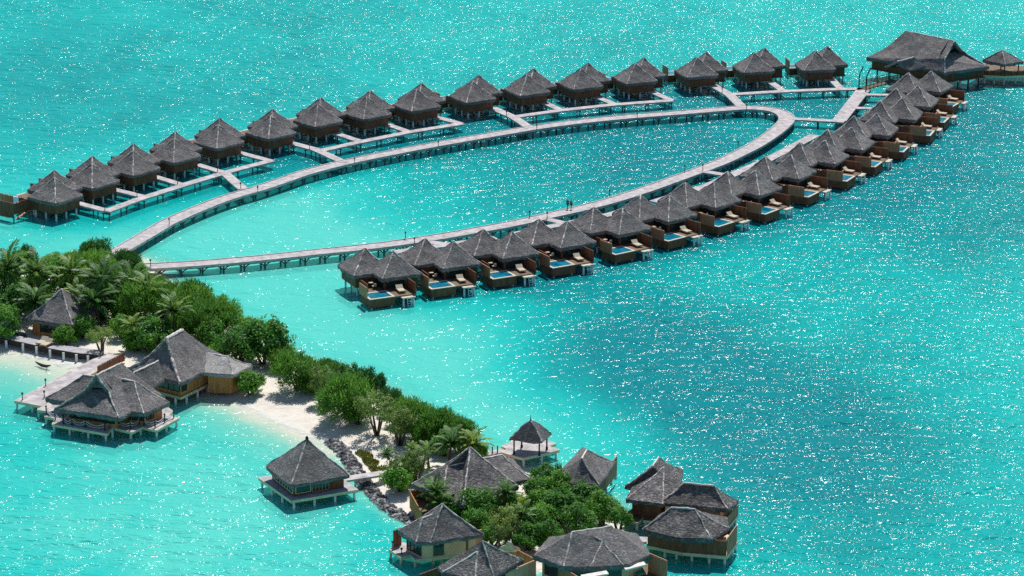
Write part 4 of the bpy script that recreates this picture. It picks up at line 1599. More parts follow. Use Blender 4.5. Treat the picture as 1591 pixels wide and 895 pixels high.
V_.screen(at(637, 765, 2.6), at(655, 798, 2.6), 0.6, 2.7, M['wall_orange'], 'courtyard_wall')
V_.screen(at(637, 764, 2.6), at(668, 757, 2.6), 0.6, 2.7, M['wall_orange'], 'courtyard_wall')
V_.wall([at(640, 768, 1.6), at(655, 796, 1.6), at(675, 790, 1.6), at(660, 760, 1.6)], 0.7, 1.6, M['deck_brown'], 'courtyard_floor')

V_ = B('point_villa', 'cream walled thatched villa with small front deck facing the rocks', 'villa', (-8.3, 328.3), G_PT)
p = P3(dict(a=(686.7, 782.5, 7.0), L=(619, 824.5, 3.6), F2=(647, 841.5, 3.6), F=(668.5, 842.5, 3.6), R=(751.5, 829.5, 3.6), c1=(656, 802.5, 5.9), c2=(671.6, 798, 6.0)))
p['Bk'] = p['L'] + p['R'] - p['F']
V_.roof(p, [('a', 'F', 'R'), ('a', 'R', 'Bk'), ('a', 'Bk', 'L'), ('L', 'F2', 'c1'), ('F2', 'F', 'c2', 'c1'), ('a', 'c2', 'F'), ('a', 'L', 'c1', 'c2')], [('a', 'F'), ('a', 'R'), ('a', 'L'), ('c1', 'F2')], [('c1', 'c2')], seed=111)
ins = poly_inset([xy(p[k]) for k in ('L', 'F2', 'F', 'R', 'Bk')], 0.95)
V_.wall(ins, 1.3, 3.5, M['wall_cream'])
V_.window(ins[0], ins[1], 1.45, 3.2, 0.05, 0.95, 4)
V_.window(ins[2], ins[3], 1.5, 3.2, 0.02, 0.26, 2, M['wall'])
V_.window(ins[2], ins[3], 1.6, 3.2, 0.78, 0.82, 1, M['wall'])
V_.deck(ins, 1.29, M['fascia'], 0.22, True, 'floor')
V_.deck([at(x, y, 1.25) for x, y in ((605, 853), (623, 866), (638, 861.5), (645, 869.5), (668, 866), (655, 850), (622, 842))], 1.25, M['deck'], 0.24)
V_.screen(at(612, 850, 1.25), at(623, 846, 1.25), 1.25, 3.3, M['wall_red'])
V_.screen(at(748, 828, 2.6), at(716, 836, 2.6), 1.0, 3.0, M['wall_cream'], 'courtyard_wall')
V_.piles([at(x, y, 1.0) for x, y in ((607, 853.5), (623, 864.5), (645, 868), (673, 864), (686, 863), (700, 860), (625, 850))], 1.05, M['fascia'])
for x, y, lab in ((610, 850, 'black lantern on the outer corner of the cream villa deck'), (624, 861, 'black lantern on the near corner of the cream villa deck')):
    c = copy_tree(lamp)
    c.scale = (0.8, 0.8, 0.55)
    c.location = at(x, y, 1.25)
    tag(c, lab, 'lantern', 'lanterns on the cream villa deck')

V_ = B('point_villa', 'thatched villa cut by the bottom edge, roofed in rough patched thatch', 'villa', (-3.4, 318), G_PT)
p = P3(dict(a=(749.6, 839.6, 6.8), L1=(680, 879.5, 3.6), L2=(688, 888, 3.58), F=(767, 895, 3.6), R=(813, 870, 3.6), c=(742, 855, 5.9), Mq=(738, 901, 3.6)))
p['Bk'] = p['L1'] + p['R'] - p['F']
V_.roof(p, [('a', 'F', 'R'), ('a', 'R', 'Bk'), ('a', 'Bk', 'L1'), ('a', 'L1', 'L2', 'c'), ('c', 'L2', 'Mq'), ('c', 'Mq', 'F', 'a')], [('a', 'F'), ('a', 'R'), ('c', 'Mq')], [('c', 'L2')], mat=M['thatch_rough'], seed=115)
ins = poly_inset([xy(p[k]) for k in ('L1', 'Mq', 'F', 'R', 'Bk')], 1.0)
V_.wall(ins, 0.6, 3.5, M['wall_cream'])
V_.window(ins[2], ins[3], 1.5, 3.0, 0.15, 0.6, 3, M['wall'])
V_.screen(at(770, 898, 2.6), at(832, 871.5, 2.6), 0.0, 2.7, M['wall_cream'], 'courtyard_wall', 1.2)
V_.screen(at(832, 871, 2.6), at(806, 857, 2.6), 0.6, 2.7, M['wall_orange'], 'courtyard_wall')
V_.screen(at(652, 893, 2.6), at(690, 879, 2.6), 0.3, 2.6, M['wall'], 'side_screen')

V_ = B('point_villa', 'small brown walled thatched villa standing alone beside the gazebo', 'villa', (9.4, 349.5), G_PT)
p = P3(dict(a=(912, 699, 6.2), a2=(904, 711.5, 6.2), L=(871.7, 730, 3.6), LF=(889, 751.5, 3.6), F=(931, 753, 3.6), R=(956, 718, 3.6)))
p['Bk'] = p['L'] + p['R'] - p['F'] + Vector((0.6, 0.4, 0))
V_.roof(p, [('L', 'LF', 'a2'), ('LF', 'F', 'a2'), ('F', 'R', 'a', 'a2'), ('R', 'Bk', 'a'), ('Bk', 'L', 'a2', 'a')], [('a2', 'F'), ('a', 'R')], [('a', 'a2')], seed=119)
ins = poly_inset([xy(p[k]) for k in ('L', 'LF', 'F', 'R', 'Bk')], 0.9)
V_.wall(ins, 0.9, 3.5, M['wall'])
V_.screen(at(933, 752, 2.4), at(958, 721, 2.4), 0.9, 3.4, M['screen'], 'side_screen')
V_.piles([at(x, y, 0.8) for x, y in ((942, 752), (950, 742), (957, 733))], 0.95)

V_ = B('point_villa', 'big three roofed thatched villa over the open water on the point', 'villa', (19, 342), G_PT)
p = dict(a=at(1023, 710.7, 6.1), a2=at(1014, 724, 6.1), L=at(971, 755, 3.6), R=at(1061, 730, 3.6), F=Vector((20.3, 342.0, 3.6)), Bk=Vector((15.8, 347.4, 3.6)))
V_.roof(p, [('L', 'F', 'a2'), ('F', 'R', 'a', 'a2'), ('R', 'Bk', 'a'), ('Bk', 'L', 'a2', 'a')], [('a2', 'L'), ('a', 'R')], [('a', 'a2')], mat=M['thatch_rough'], seed=123)
m_ = dict(b=at(1031.6, 725, 6.1), L=at(972.6, 775.4, 3.6), F=at(1030, 783, 3.58), R=Vector((21.6, 342.8, 3.6)), Bk=Vector((15.0, 345.0, 3.6)))
V_.roof(m_, [('L', 'F', 'b'), ('F', 'R', 'b'), ('R', 'Bk', 'b'), ('Bk', 'L', 'b')], [('b', 'L'), ('b', 'F')], [], mat=M['thatch_rough'], seed=127)
c = P3(dict(c1=(1063, 750, 5.6), c2=(1109.6, 754.7, 5.6), L=(1024.7, 780.5, 3.55), F=(1131, 791, 3.55), R=(1147, 777, 3.55)))
c['Bk'] = c['L'] + c['R'] - c['F']
V_.roof(c, [('L', 'F', 'c2', 'c1'), ('F', 'R', 'c2'), ('R', 'Bk', 'c1', 'c2'), ('Bk', 'L', 'c1')], [('c1', 'L'), ('c2', 'F')], [('c1', 'c2')], mat=M['thatch_rough'], seed=131)
i1 = poly_inset([xy(m_[k]) for k in ('L', 'F', 'R', 'Bk')], 0.9)
V_.wall(i1, 1.4, 3.5, M['wall'])
i3 = poly_inset([xy(p[k]) for k in ('L', 'F', 'R', 'Bk')], 1.2)
V_.wall(i3, 1.402, 3.48, M['wall'])
i2 = poly_inset([xy(c[k]) for k in ('L', 'F', 'R', 'Bk')], 0.7)
V_.wall(i2, 1.404, 3.45, M['wall_cream'])
V_.window(i2[0], i2[1], 1.6, 3.2, 0.35, 0.95, 6, M['wall'])
V_.deck([at(x, y, 1.4) for x, y in ((1000, 808), (1128, 823), (1146, 800), (1140, 785), (990, 785))], 1.395, M['deck_brown'], 0.22)
V_.deck([at(x, y, 1.4) for x, y in ((968, 800), (990, 812), (1010, 795), (990, 785))], 1.38, M['deck_brown'], 0.22)
V_.screen(at(1127, 822, 1.4), at(1146, 799, 1.4), 1.4, 2.6, M['screen'], 'side_screen')
V_.piles([at(x, y, 1.1) for x, y in ((974, 800), (990, 810), (1003, 808), (1030, 812), (1060, 816), (1090, 818), (1125, 820), (1143, 802))], 1.2)

V_ = B('point_villa', 'dark walled thatched villa on pale stilts at the tip of the point', 'villa', (20.5, 330), G_PT)
p = P3(dict(a=(1042.6, 788, 6.0), a2=(1080.3, 791, 6.0), L=(998.6, 822, 3.6), F0=(1054, 835, 3.55), F=(1105.5, 836, 3.6), R=(1133, 821, 3.6)))
p['B1'], p['B2'] = Vector((17.6, 334.4, 3.6)), Vector((25.4, 333.2, 3.6))
V_.roof(p, [('L', 'F0', 'a'), ('F0', 'F', 'a2', 'a'), ('F', 'R', 'a2'), ('R', 'B2', 'a2'), ('B2', 'B1', 'a', 'a2'), ('B1', 'L', 'a')], [('a', 'L'), ('a2', 'F'), ('a2', 'R')], [('a', 'a2')], mat=M['thatch_rough'], seed=135, drop=0.65)
ins = poly_inset([xy(p[k]) for k in ('L', 'F0', 'F', 'R', 'B2', 'B1')], 0.7)
V_.wall(ins, 1.5, 3.5, M['wall'])
V_.screen(at(1007, 846, 1.5), at(1060, 856, 1.5), 1.4, 3.3, M['wall'], 'balustrade', 0.8)
V_.screen(at(1060, 856, 1.5), at(1128, 862, 1.5), 1.4, 3.2, M['wall'], 'balustrade', 0.8)
V_.screen(at(1130, 861, 1.5), at(1144, 841, 1.5), 1.4, 3.5, M['screen'], 'side_screen')
V_.deck([at(x, y, 1.45) for x, y in ((1005, 847), (1060, 858), (1129, 864), (1145, 842), (1120, 822), (1010, 825))], 1.42, M['fascia'], 0.25)
V_.piles([at(x, y, 1.1) for x, y in ((1008, 846), (1033, 852), (1051, 855), (1075, 858), (1102, 861), (1126, 863), (1138, 850), (1143, 842))], 1.2)
cbx = B('plank_bridge', 'short pale plank bridge reaching the dark walled stilt villa', 'footbridge', at(985, 838)[:2])
obj('deck', ribbon_mesh(cbx.loc([at(962, 836, 1.4), at(1006, 838.5, 1.4)]), 1.6, 1.42, 0.25), M['deck'], cbx.root)
cbx.piles([at(985, 838, 1.2), at(968, 837, 1.2)], 1.2)

V_ = B('point_villa', 'wide thatched villa with sharp front gable at the bottom edge', 'villa', (8.5, 322), G_PT)
p = P3(dict(a=(887.8, 827, 6.4), a2=(949.4, 817.6, 6.4), L=(829, 862, 3.6), F=(876, 880, 3.6), F2=(978, 876, 3.6), R=(1010, 861, 3.6), d1=(924.5, 833, 6.0), d2=(935.8, 838.4, 5.7), e1=(917, 881, 3.6), e2=(968, 877, 3.6)))
p['B1'], p['B2'] = Vector((4.3, 326.8, 3.6)), Vector((14.6, 328.0, 3.6))
V_.roof(p, [('L', 'F', 'a'), ('F', 'e1', 'd2', 'd1', 'a'), ('e1', 'e2', 'd2'), ('d1', 'd2', 'e2', 'F2', 'a2', 'a'), ('F2', 'R', 'a2'), ('R', 'B2', 'a2'), ('B2', 'B1', 'a', 'a2'), ('B1', 'L', 'a')],
        [('a', 'F'), ('d2', 'e1'), ('d2', 'e2'), ('d1', 'd2')], [('a', 'a2')], seed=139, drop=0.6)
ins = poly_inset([xy(p[k]) for k in ('L', 'F', 'F2', 'R', 'B2', 'B1')], 1.0)
V_.wall(ins, 0.9, 3.5, M['wall_cream'])
V_.window(ins[1], ins[2], 1.3, 3.2, 0.02, 0.98, 9, M['wall'])
V_.window(ins[0], ins[1], 1.3, 3.2, 0.1, 0.95, 4, M['wall'])
V_.screen(at(1008, 862, 3.3), at(1036, 874, 3.3), 1.0, 3.5, M['screen'], 'side_screen')
V_.screen(at(863, 880, 2.6), at(900, 903, 2.6), 0.5, 3.0, M['screen'], 'side_screen')
V_.deck([at(x, y, 1.2) for x, y in ((960, 905), (1036, 898), (1034, 880), (990, 875))], 1.2, M['deck_brown'], 0.25)
aw = bmesh.new()
for ax_, bx_, dpt in (((968, 880), (1000, 872), 0), ((902, 893), (942, 886), 0)):
    a, b = at(*ax_, 3.3) - V_.o, at(*bx_, 3.3) - V_.o
    prism(aw, [a, b, b + Vector((0.25, -0.9, 0)), a + Vector((0.25, -0.9, 0))], 3.1, 3.28)
obj('awning', aw, M['cap_white'], V_.root)
c = copy_tree(lounger)
c.location, c.rotation_euler = at(989, 892, 1.25), (0, 0, math.radians(130))
for ch in c.children:
    if ch.name.startswith(('mattress', 'backrest')):
        ch.data = ch.data.copy()
        ch.data.materials[0] = M['teal_cloth']
c['group'] = 'loungers on the point'
tag(c, 'sun lounger with a teal cushion on the deck of the gabled villa', 'sun lounger')
c = copy_tree(table)
c.location = at(1018, 889, 1.2)
c['group'] = 'tables on the point'
tag(c, 'round cream table on the deck of the gabled villa', 'table')

# little pale roofed store between the bottom villas
ST = B('garden_store', 'tiny store with pale tan roof between the bottom villas', 'store', at(792, 852)[:2])
p = P3(dict(a=(789, 841.5, 3.6), b=(795, 843, 3.6), L=(777, 850, 2.6), F=(798, 855.5, 2.6), R=(807, 851, 2.6)))
p['Bk'] = p['L'] + p['R'] - p['F']
ST.roof(p, [('L', 'F', 'b', 'a'), ('F', 'R', 'b'), ('R', 'Bk', 'a', 'b'), ('Bk', 'L', 'a')], [], [('a', 'b')], mat=M['fascia'], seed=141, drop=0.3, cap_r=0.1)
ST.wall(poly_inset([xy(p[k]) for k in ('L', 'F', 'R', 'Bk')], 0.3), 0.7, 2.5, M['wall_orange'])

# ------------------------------------------------------------------ big pavilion far end
p = P3(dict(L=(1347, 89, 4.0), F=(1468, 112.5, 4.0), R=(1537, 103, 4.0), r1=(1407, 48, 9.0), r2=(1483, 63, 9.0), GF=(1468, 86, 6.9), GR=(1497, 75, 6.9)))
p['Bk'] = p['L'] + p['R'] - p['F']
E_ = B('big_pavilion', 'big gabled thatched pavilion on stilts where the two rows meet', 'pavilion', p['F'])
axis = (p['L'] - p['F']).normalized()
p['HF'], p['HR'] = p['GF'] + axis * 1.3, p['GR'] + axis * 1.3
E_.roof(p, [('L', 'F', 'GF', 'r2', 'r1'), ('R', 'Bk', 'r1', 'r2', 'GR'), ('Bk', 'L', 'r1'), ('F', 'R', 'HR', 'HF')], [('GF', 'F'), ('r2', 'GF'), ('r2', 'GR'), ('GR', 'R')], [('r1', 'r2')], seed=151, sag=0.6, drop=0.6, seg=0.9)
gb = bmesh.new()
hl, hr, g1 = [Vector(v) - E_.o for v in (p['HF'], p['HR'], p['r2'] + axis * 1.3)]
a_ = [gb.verts.new(v) for v in (hl, hr, g1)]
b_ = [gb.verts.new(v + axis * 0.15) for v in (hl, hr, g1)]
gb.faces.new(a_)
gb.faces.new(b_[::-1])
for i in range(3):
    gb.faces.new((a_[i], b_[i], b_[(i + 1) % 3], a_[(i + 1) % 3]))
obj('gable', gb, M['thatch'], E_.root)
d = P3(dict(p1=(1420, 88, 6.7), p2=(1394, 95, 6.5), pl=(1375, 102.5, 4.6), pr=(1412, 109, 4.6)))
d['plb'], d['prb'] = d['pl'] + (d['p1'] - d['p2']), d['pr'] + (d['p1'] - d['p2'])
E_.roof(d, [('p2', 'pl', 'plb', 'p1'), ('p2', 'p1', 'prb', 'pr')], [], [('p1', 'p2')], seed=157, drop=0.4)
ins = poly_inset([xy(p[k]) for k in ('L', 'F', 'R', 'Bk')], 1.0)
E_.wall(ins, 2.0, 3.9, M['wall_red'])
E_.window(ins[1], ins[2], 2.3, 3.4, 0.3, 0.7, 4, M['wall_red'])
E_.deck(poly_inset([xy(p[k]) for k in ('L', 'F', 'R', 'Bk')], 0.7), 1.99, M['wall_red'], 0.3, False, 'floor')
E_.deck([at(x, y, 2.0) for x, y in ((1488, 124), (1530, 116.5), (1560, 118), (1610, 116), (1610, 104), (1530, 98))], 1.97, M['deck_brown'], 0.3, True, 'terrace')
E_.screen(at(1492, 123, 2.0), at(1530, 116, 2.0), 1.98, 3.0, M['wall_red'], 'terrace_rail')
E_.screen(at(1531, 116.5, 2.0), at(1561, 118, 2.0), 1.98, 2.9, M['wall_red'], 'terrace_rail')
E_.screen(at(1562, 118, 2.0), at(1608, 116, 2.0), 1.98, 2.9, M['wall_red'], 'terrace_rail')
E_.piles([at(x, y, 1.6) for x, y in ((1492, 123), (1505, 121), (1518, 119), (1530, 117), (1545, 117.5), (1560, 118), (1578, 117), (1590, 116))], 1.7, None, 0.2)
E_.piles(lerp_pts(ins[0], ins[1], 6) + lerp_pts(ins[1], ins[2], 4), 1.8, M['beam'], 0.15)

CS = B('covered_stair', 'dark railed stair bridge climbing to the big pavilion', 'stair', at(1342, 138)[:2])
s0, s1 = at(1340, 137.5, 1.5) - CS.o, at(1389, 124, 2.1) - CS.o
dd = (s1 - s0)
side = Vector((-dd.y, dd.x, 0)).normalized()
b = bmesh.new()
for k in range(14):
    t0 = k / 14
    q = s0.lerp(s1, t0)
    st = Vector((dd.x, dd.y, 0)) / 14 * 0.97
    prism(b, [q + side * 0.9, q - side * 0.9, q - side * 0.9 + st, q + side * 0.9 + st], q.z - 0.12, q.z + 0.04)
obj('tread_run', b, M['deck_brown'], CS.root)
for sgn in (-1, 1):
    b = bmesh.new()
    n = 8
    for k in range(n + 1):
        q = s0.lerp(s1, k / n) + side * 0.95 * sgn
        tube(b, [q + Vector((0, 0, -0.3)), q + Vector((0, 0, 1.15))], 0.06, 6)
    for hgt in (1.15, 0.65):
        tube(b, [s0 + side * 0.95 * sgn + Vector((0, 0, hgt)), s1 + side * 0.95 * sgn + Vector((0, 0, hgt))], 0.055, 6)
    obj('handrail', b, M['wall_red'], CS.root)
    b = bmesh.new()
    q = s0 + side * 1.0 * sgn
    tube(b, [q + Vector((0, 0, -2.2)), q + Vector((0, 0, 2.3)), q + dd.normalized() * 0.5 + Vector((0, 0, 3.2)), q + dd.normalized() * 0.9 + Vector((0, 0, 3.9))], 0.12, 6)
    obj('gate_post', b, M['beam'], CS.root)

p = P3(dict(L=(1527, 93, 4.2), F=(1562, 100, 4.2), R=(1590, 95, 4.2), a=(1557, 77.5, 6.3)))
p['Bk'] = p['L'] + p['R'] - p['F']
ctr = (p['L'] + p['R']) / 2
G2 = B('gazebo', 'open thatched gazebo at the far right, on the terrace beside the big pavilion', 'gazebo', ctr)
G2.roof(p, [('L', 'F', 'a'), ('F', 'R', 'a'), ('R', 'Bk', 'a'), ('Bk', 'L', 'a')], [('a', 'F'), ('a', 'R'), ('a', 'L')], seed=161, drop=0.55, sag=0.0)
for k in ('L', 'F', 'R', 'Bk'):
    q = xy(p[k]).lerp(xy(ctr), 0.22) - xy(G2.o)
    b = bmesh.new()
    tube(b, [(q.x, q.y, 1.98), (q.x, q.y, 4.3)], 0.12, 8)
    obj('post', b, M['wall_red'], G2.root)

# ------------------------------------------------------------------ beach details
QU = B('timber_quay', 'low dark timber quay with white posts along the cove', 'quay', at(70, 545)[:2])
qp = [(-40, 519), (0, 526.5), (35, 533.5), (78, 543), (119, 550), (153, 553.5)]
ql = [xy(at(x, y, 1.0)) for x, y in qp]
bk_ = [q + Vector((0.5, 2.2)) for q in ql]
QU.deck(ql + bk_[::-1], 1.12, M['deck_dark'], 0.3, False)
bm = bmesh.new()
lq = QU.loc(ql)
fbm = ribbon_mesh([(a, b - 0.1) for a, b in lq], 0.15, 1.18, 0.75)
obj('face_board', fbm, M['beam'], QU.root)
bm.free()
for x, y in ((10, 529.5), (36, 535), (57, 539.5), (78, 544.5), (99, 548.5), (119, 551.5), (137, 553.5)):
    q = QU.loc([at(x, y, 1.0)])[0]
    b = bmesh.new()
    box(b, q[0] - 0.16, q[0] + 0.16, q[1] - 0.34, q[1] - 0.2, -0.3, 1.16)
    obj('post', b, M['pile'], QU.root)
for k, (x, y, rz, lab) in enumerate(((66, 534, 65, 'weathered sun lounger on the quay, nearer the hut wall'), (73, 537, 62, 'weathered sun lounger on the quay, nearer the cove water'))):
    c = copy_tree(lounger)
    c.location, c.rotation_euler = at(x, y, 1.12), (0, 0, math.radians(rz))
    c['group'] = 'loungers on the timber quay'
    tag(c, lab, 'sun lounger')
b = bmesh.new()
q = [at(55, 562, 0.25), at(60, 565, 0.10), at(66, 568, 0.08), at(72, 569, 0.12), at(79, 567.5, 0.35)]
o = q[0].copy()
tube(b, [v - o for v in q], [0.07, 0.16, 0.24, 0.22, 0.06], 8)
tube(b, [q[3] - o, at(73, 573, 0.1) - o], [0.1, 0.04], 6)
dw = obj('driftwood_branch', b, M['beam'], None, True)
dw.location = o
tag(dw, 'dark bent driftwood branch lying in the shallow cove', 'driftwood')

# grass beds by the rocks
def grass_patch(pxs):
    bm = bmesh.new()
    pts = smooth_line([at(*q, 0.8)[:2] for q in pxs] + [at(*pxs[0], 0.8)[:2]], 4)[:-1]
    vs = []
    for q in pts:
        vs.append(bm.verts.new((q.x, q.y, ground_z(q.x, q.y) + 0.10)))
    f = bm.faces.new(vs)
    # blades
    x0, x1 = min(q.x for q in pts), max(q.x for q in pts)
    y0, y1 = min(q.y for q in pts), max(q.y for q in pts)
    cx, cy = sum(q.x for q in pts) / len(pts), sum(q.y for q in pts) / len(pts)
    for _ in range(500):
        t = math.sqrt(rnd.random())
        q = rnd.choice(pts)
        x, y = cx + (q.x - cx) * t, cy + (q.y - cy) * t
        a = rnd.uniform(0, 6.28)
        z = ground_z(x, y) + 0.08
        h = rnd.uniform(0.12, 0.3)
        bm.faces.new([bm.verts.new((x + 0.10 * math.cos(a), y + 0.10 * math.sin(a), z)), bm.verts.new((x - 0.10 * math.cos(a), y - 0.10 * math.sin(a), z)), bm.verts.new((x + 0.1 * math.sin(a), y, z + h))])
    o = obj('lawn_patch', bm, M['grass'])
    tag(o, None, 'grass', None, 'stuff')
    return o


tag(grass_patch([(551, 697), (560, 694), (575, 699), (580, 707), (572, 710), (562, 705)]), 'small oval lawn patch nearest the boulders on the sand')
tag(grass_patch([(562, 706), (572, 709), (588, 712), (587, 717), (573, 718), (565, 712)]), 'lawn patch below the oval one, edged by a sandy path')
tag(grass_patch([(572, 720), (585, 720), (600, 721), (604, 730), (592, 734), (580, 729)]), 'lawn patch by the footbridge end')


def rocks(name, label, line, width, n, smin, smax, zb=0.0):
    pts = [xy(at(*q)) for q in line]
    bm = bmesh.new()
    seglen = [(b - a).length for a, b in zip(pts, pts[1:])]
    tot = sum(seglen)
    for _ in range(n):
        t = rnd.random() * tot
        k = 0
        while t > seglen[k]:
            t -= seglen[k]
            k += 1
        a, b = pts[k], pts[k + 1]
        q = a.lerp(b, t / seglen[k])
        d = (b - a).normalized()
        off = rnd.uniform(-1, 1)
        q = q + Vector((-d.y, d.x)) * off * width
        s = rnd.uniform(smin, smax)
        z = max(ground_z(q.x, q.y), -0.25) + 0.15 * s + (1 - abs(off)) * 0.25
        r = bmesh.ops.create_icosphere(bm, subdivisions=1, radius=s)
        rot = Matrix.Rotation(rnd.uniform(0, 6.28), 3, 'Z') @ Matrix.Rotation(rnd.uniform(0, 1.2), 3, 'X')
        sc = Vector((rnd.uniform(.7, 1.2), rnd.uniform(.7, 1.2), rnd.uniform(.5, .9)))
        for v in r['verts']:
            c = v.co * (1 + 0.3 * mnoise.noise(v.co * 3 / s + Vector((q.x * 7, q.y * 7, 0))))
            v.co = rot @ Vector((c.x * sc.x, c.y * sc.y, c.z * sc.z)) + Vector((q.x, q.y, z))
    return tag(obj(name, bm, M['rock']), label, 'rocks', None, 'stuff')


rocks('boulder_bank', 'dark boulder bank guarding the shore beside the square pavilion', [(514, 686), (530, 700), (547, 722), (560, 744), (577, 764), (598, 786), (622, 802), (645, 814)], 0.95, 1100, 0.13, 0.34)
rocks('shore_rubble', 'rubble heap at the left edge of the quay', [(-30, 512), (0, 518), (22, 527), (34, 531)], 1.3, 120, 0.18, 0.45)
rocks('shore_stones', 'line of dark stones on the lagoon side of the shrubs', [(462, 556), (490, 562), (525, 572), (566, 590), (606, 612), (640, 640)], 0.7, 170, 0.2, 0.5)
rocks('point_stones', 'stones under the villas at the point', [(650, 824), (690, 840), (740, 862)], 1.2, 180, 0.18, 0.42)

# ------------------------------------------------------------------ planting
def add_leaf(bm, lay, p, d, n, L, Wd, tone):
    s = d.cross(n).normalized() * Wd / 2
    a = bm.verts.new(p)
    b = bm.verts.new(p + d * L * 0.5 + s)
    c = bm.verts.new(p + d * L)
    e = bm.verts.new(p + d * L * 0.5 - s)
    f = bm.faces.new((a, b, c, e))
    for v in (a, b, c, e):
        v[lay] = tone


def rand_dir(r, up=0.0):
    z = r.uniform(-1, 1)
    a = r.uniform(0, 2 * math.pi)
    q = math.sqrt(1 - z * z)
    return (Vector((q * math.cos(a), q * math.sin(a), z)) + Vector((0, 0, up))).normalized()


def crown_mesh(name, mat, seed, R, Hh, clumps, per, leaf, aspect, clump_r, upward=0.35, low=-0.55, spiky=False):
    r = random.Random(seed)
    bm = bmesh.new()
    lay = bm.verts.layers.float.new('tone')
    for _ in range(clumps):
        d = rand_dir(r, 0.25)
        if d.z < low:
            d.z = low
        rad = r.uniform(0.45, 1.0) ** 0.6 * (0.78 + 0.30 * mnoise.noise(d * 1.7 + Vector((seed, 0, 0))))
        c = Vector((d.x * R * rad, d.y * R * rad, d.z * Hh * rad))
        ct = r.uniform(-0.18, 0.18)
        cr = clump_r * r.uniform(0.7, 1.25)
        for _ in range(per):
            e = rand_dir(r)
            q = c + e * cr * (r.random() ** 0.45)
            out = (q.normalized() * 0.5 + e * 0.7 + rand_dir(r) * 0.8 + Vector((0, 0, upward))).normalized()
            if spiky:
                dd = out
                nn = rand_dir(r)
            else:
                nn = out
                dd = nn.cross(rand_dir(r)).normalized()
            add_leaf(bm, lay, q, dd, nn, leaf * r.uniform(0.7, 1.35), leaf * aspect * r.uniform(0.8, 1.2), min(max(0.48 + ct + r.gauss(0, 0.16), 0), 1))
    me = bpy.data.meshes.new(name)
    bm.to_mesh(me)
    bm.free()
    me.materials.append(mat)
    return me


def trunk_mesh(seed, R, Hh, h):
    r = random.Random(seed)
    bm = bmesh.new()
    for k in range(4):
        a = k * 1.6 + r.uniform(-.4, .4)
        tip = Vector((math.cos(a) * R * 0.55, math.sin(a) * R * 0.55, r.uniform(0.1, 0.5) * Hh))
        base = Vector((0.12 * math.cos(a), 0.12 * math.sin(a), -h))
        mid = base.lerp(tip, 0.5) + Vector((r.uniform(-.3, .3), r.uniform(-.3, .3), 0.15))
        tube(bm, [base, mid, tip], [0.20, 0.12, 0.03], 6)
    me = bpy.data.meshes.new('trunk')
    bm.to_mesh(me)
    bm.free()
    me.materials.append(M['bark'])
    return me


def frond(bm, lay, r, az, el, L, droop, tone):
    """one feather frond: arching rib with hanging leaflets"""
    n = 15
    p = Vector((0, 0, 0))
    h = Vector((math.cos(az), math.sin(az), 0))
    a = el
    pts = [p.copy()]
    for i in range(n):
        d = h * math.cos(a) + Vector((0, 0, math.sin(a)))
        p = p + d * (L / n)
        pts.append(p.copy())
        a -= droop / n * (0.5 + 1.1 * i / n)
    side = Vector((-h.y, h.x, 0))
    v0 = None
    for i in range(n + 1):
        w = 0.07 * (1 - 0.8 * i / n)
        q = (bm.verts.new(pts[i] + side * w), bm.verts.new(pts[i] - side * w))
        for v in q:
            v[lay] = 0.85
        if v0:
            bm.faces.new((v0[0], v0[1], q[1], q[0]))
        v0 = q
    for i in range(1, n + 1):
        t = i / n
        ll = L * 0.20 * (0.35 + 1.25 * math.sin(math.pi * (0.12 + 0.80 * t)) * 0.75)
        d = (pts[i] - pts[i - 1]).normalized()
        for s in (-1, 1):
            for k in range(2):
                q = pts[i - 1].lerp(pts[i], 0.5 * k)
                ld = (side * s * 0.75 + d * 0.9 + Vector((0, 0, -0.10 - 0.35 * r.random()))).normalized()
                nn = (Vector((0, 0, 1)) + side * s * 0.4).normalized()
                add_leaf(bm, lay, q, ld, nn, ll * r.uniform(0.85, 1.1), 0.19, min(max(tone + r.gauss(0, 0.10), 0), 1))


def palm_mesh(seed, n=24, L=3.5):
    r = random.Random(seed)
    bm = bmesh.new()
    lay = bm.verts.layers.float.new('tone')
    for k in range(n):
        lvl = k / n
        az = k * 2.39996 + r.uniform(-.2, .2)
        el = math.radians(80 - 82 * lvl + r.uniform(-8, 8))
        frond(bm, lay, r, az, el, L * r.uniform(0.85, 1.15), r.uniform(0.75, 1.25), 0.30 + 0.35 * r.random())
    me = bpy.data.meshes.new('crown')
    bm.to_mesh(me)
    bm.free()
    me.materials.append(M['frond'])
    return me


def palm_trunk(seed, h):
    r = random.Random(seed)
    bm = bmesh.new()
    a = r.uniform(0, 6.28)
    lean = r.uniform(0.3, 1.1)
    pts, rr = [], []
    for i in range(9):
        t = i / 8
        pts.append(Vector((math.cos(a) * lean * (t * t - 1), math.sin(a) * lean * (t * t - 1), -h + h * t)))
        rr.append(0.22 - 0.09 * t)
    tube(bm, pts, rr, 8)
    me = bpy.data.meshes.new('trunk')
    bm.to_mesh(me)
    bm.free()
    me.materials.append(M['bark'])
    return me


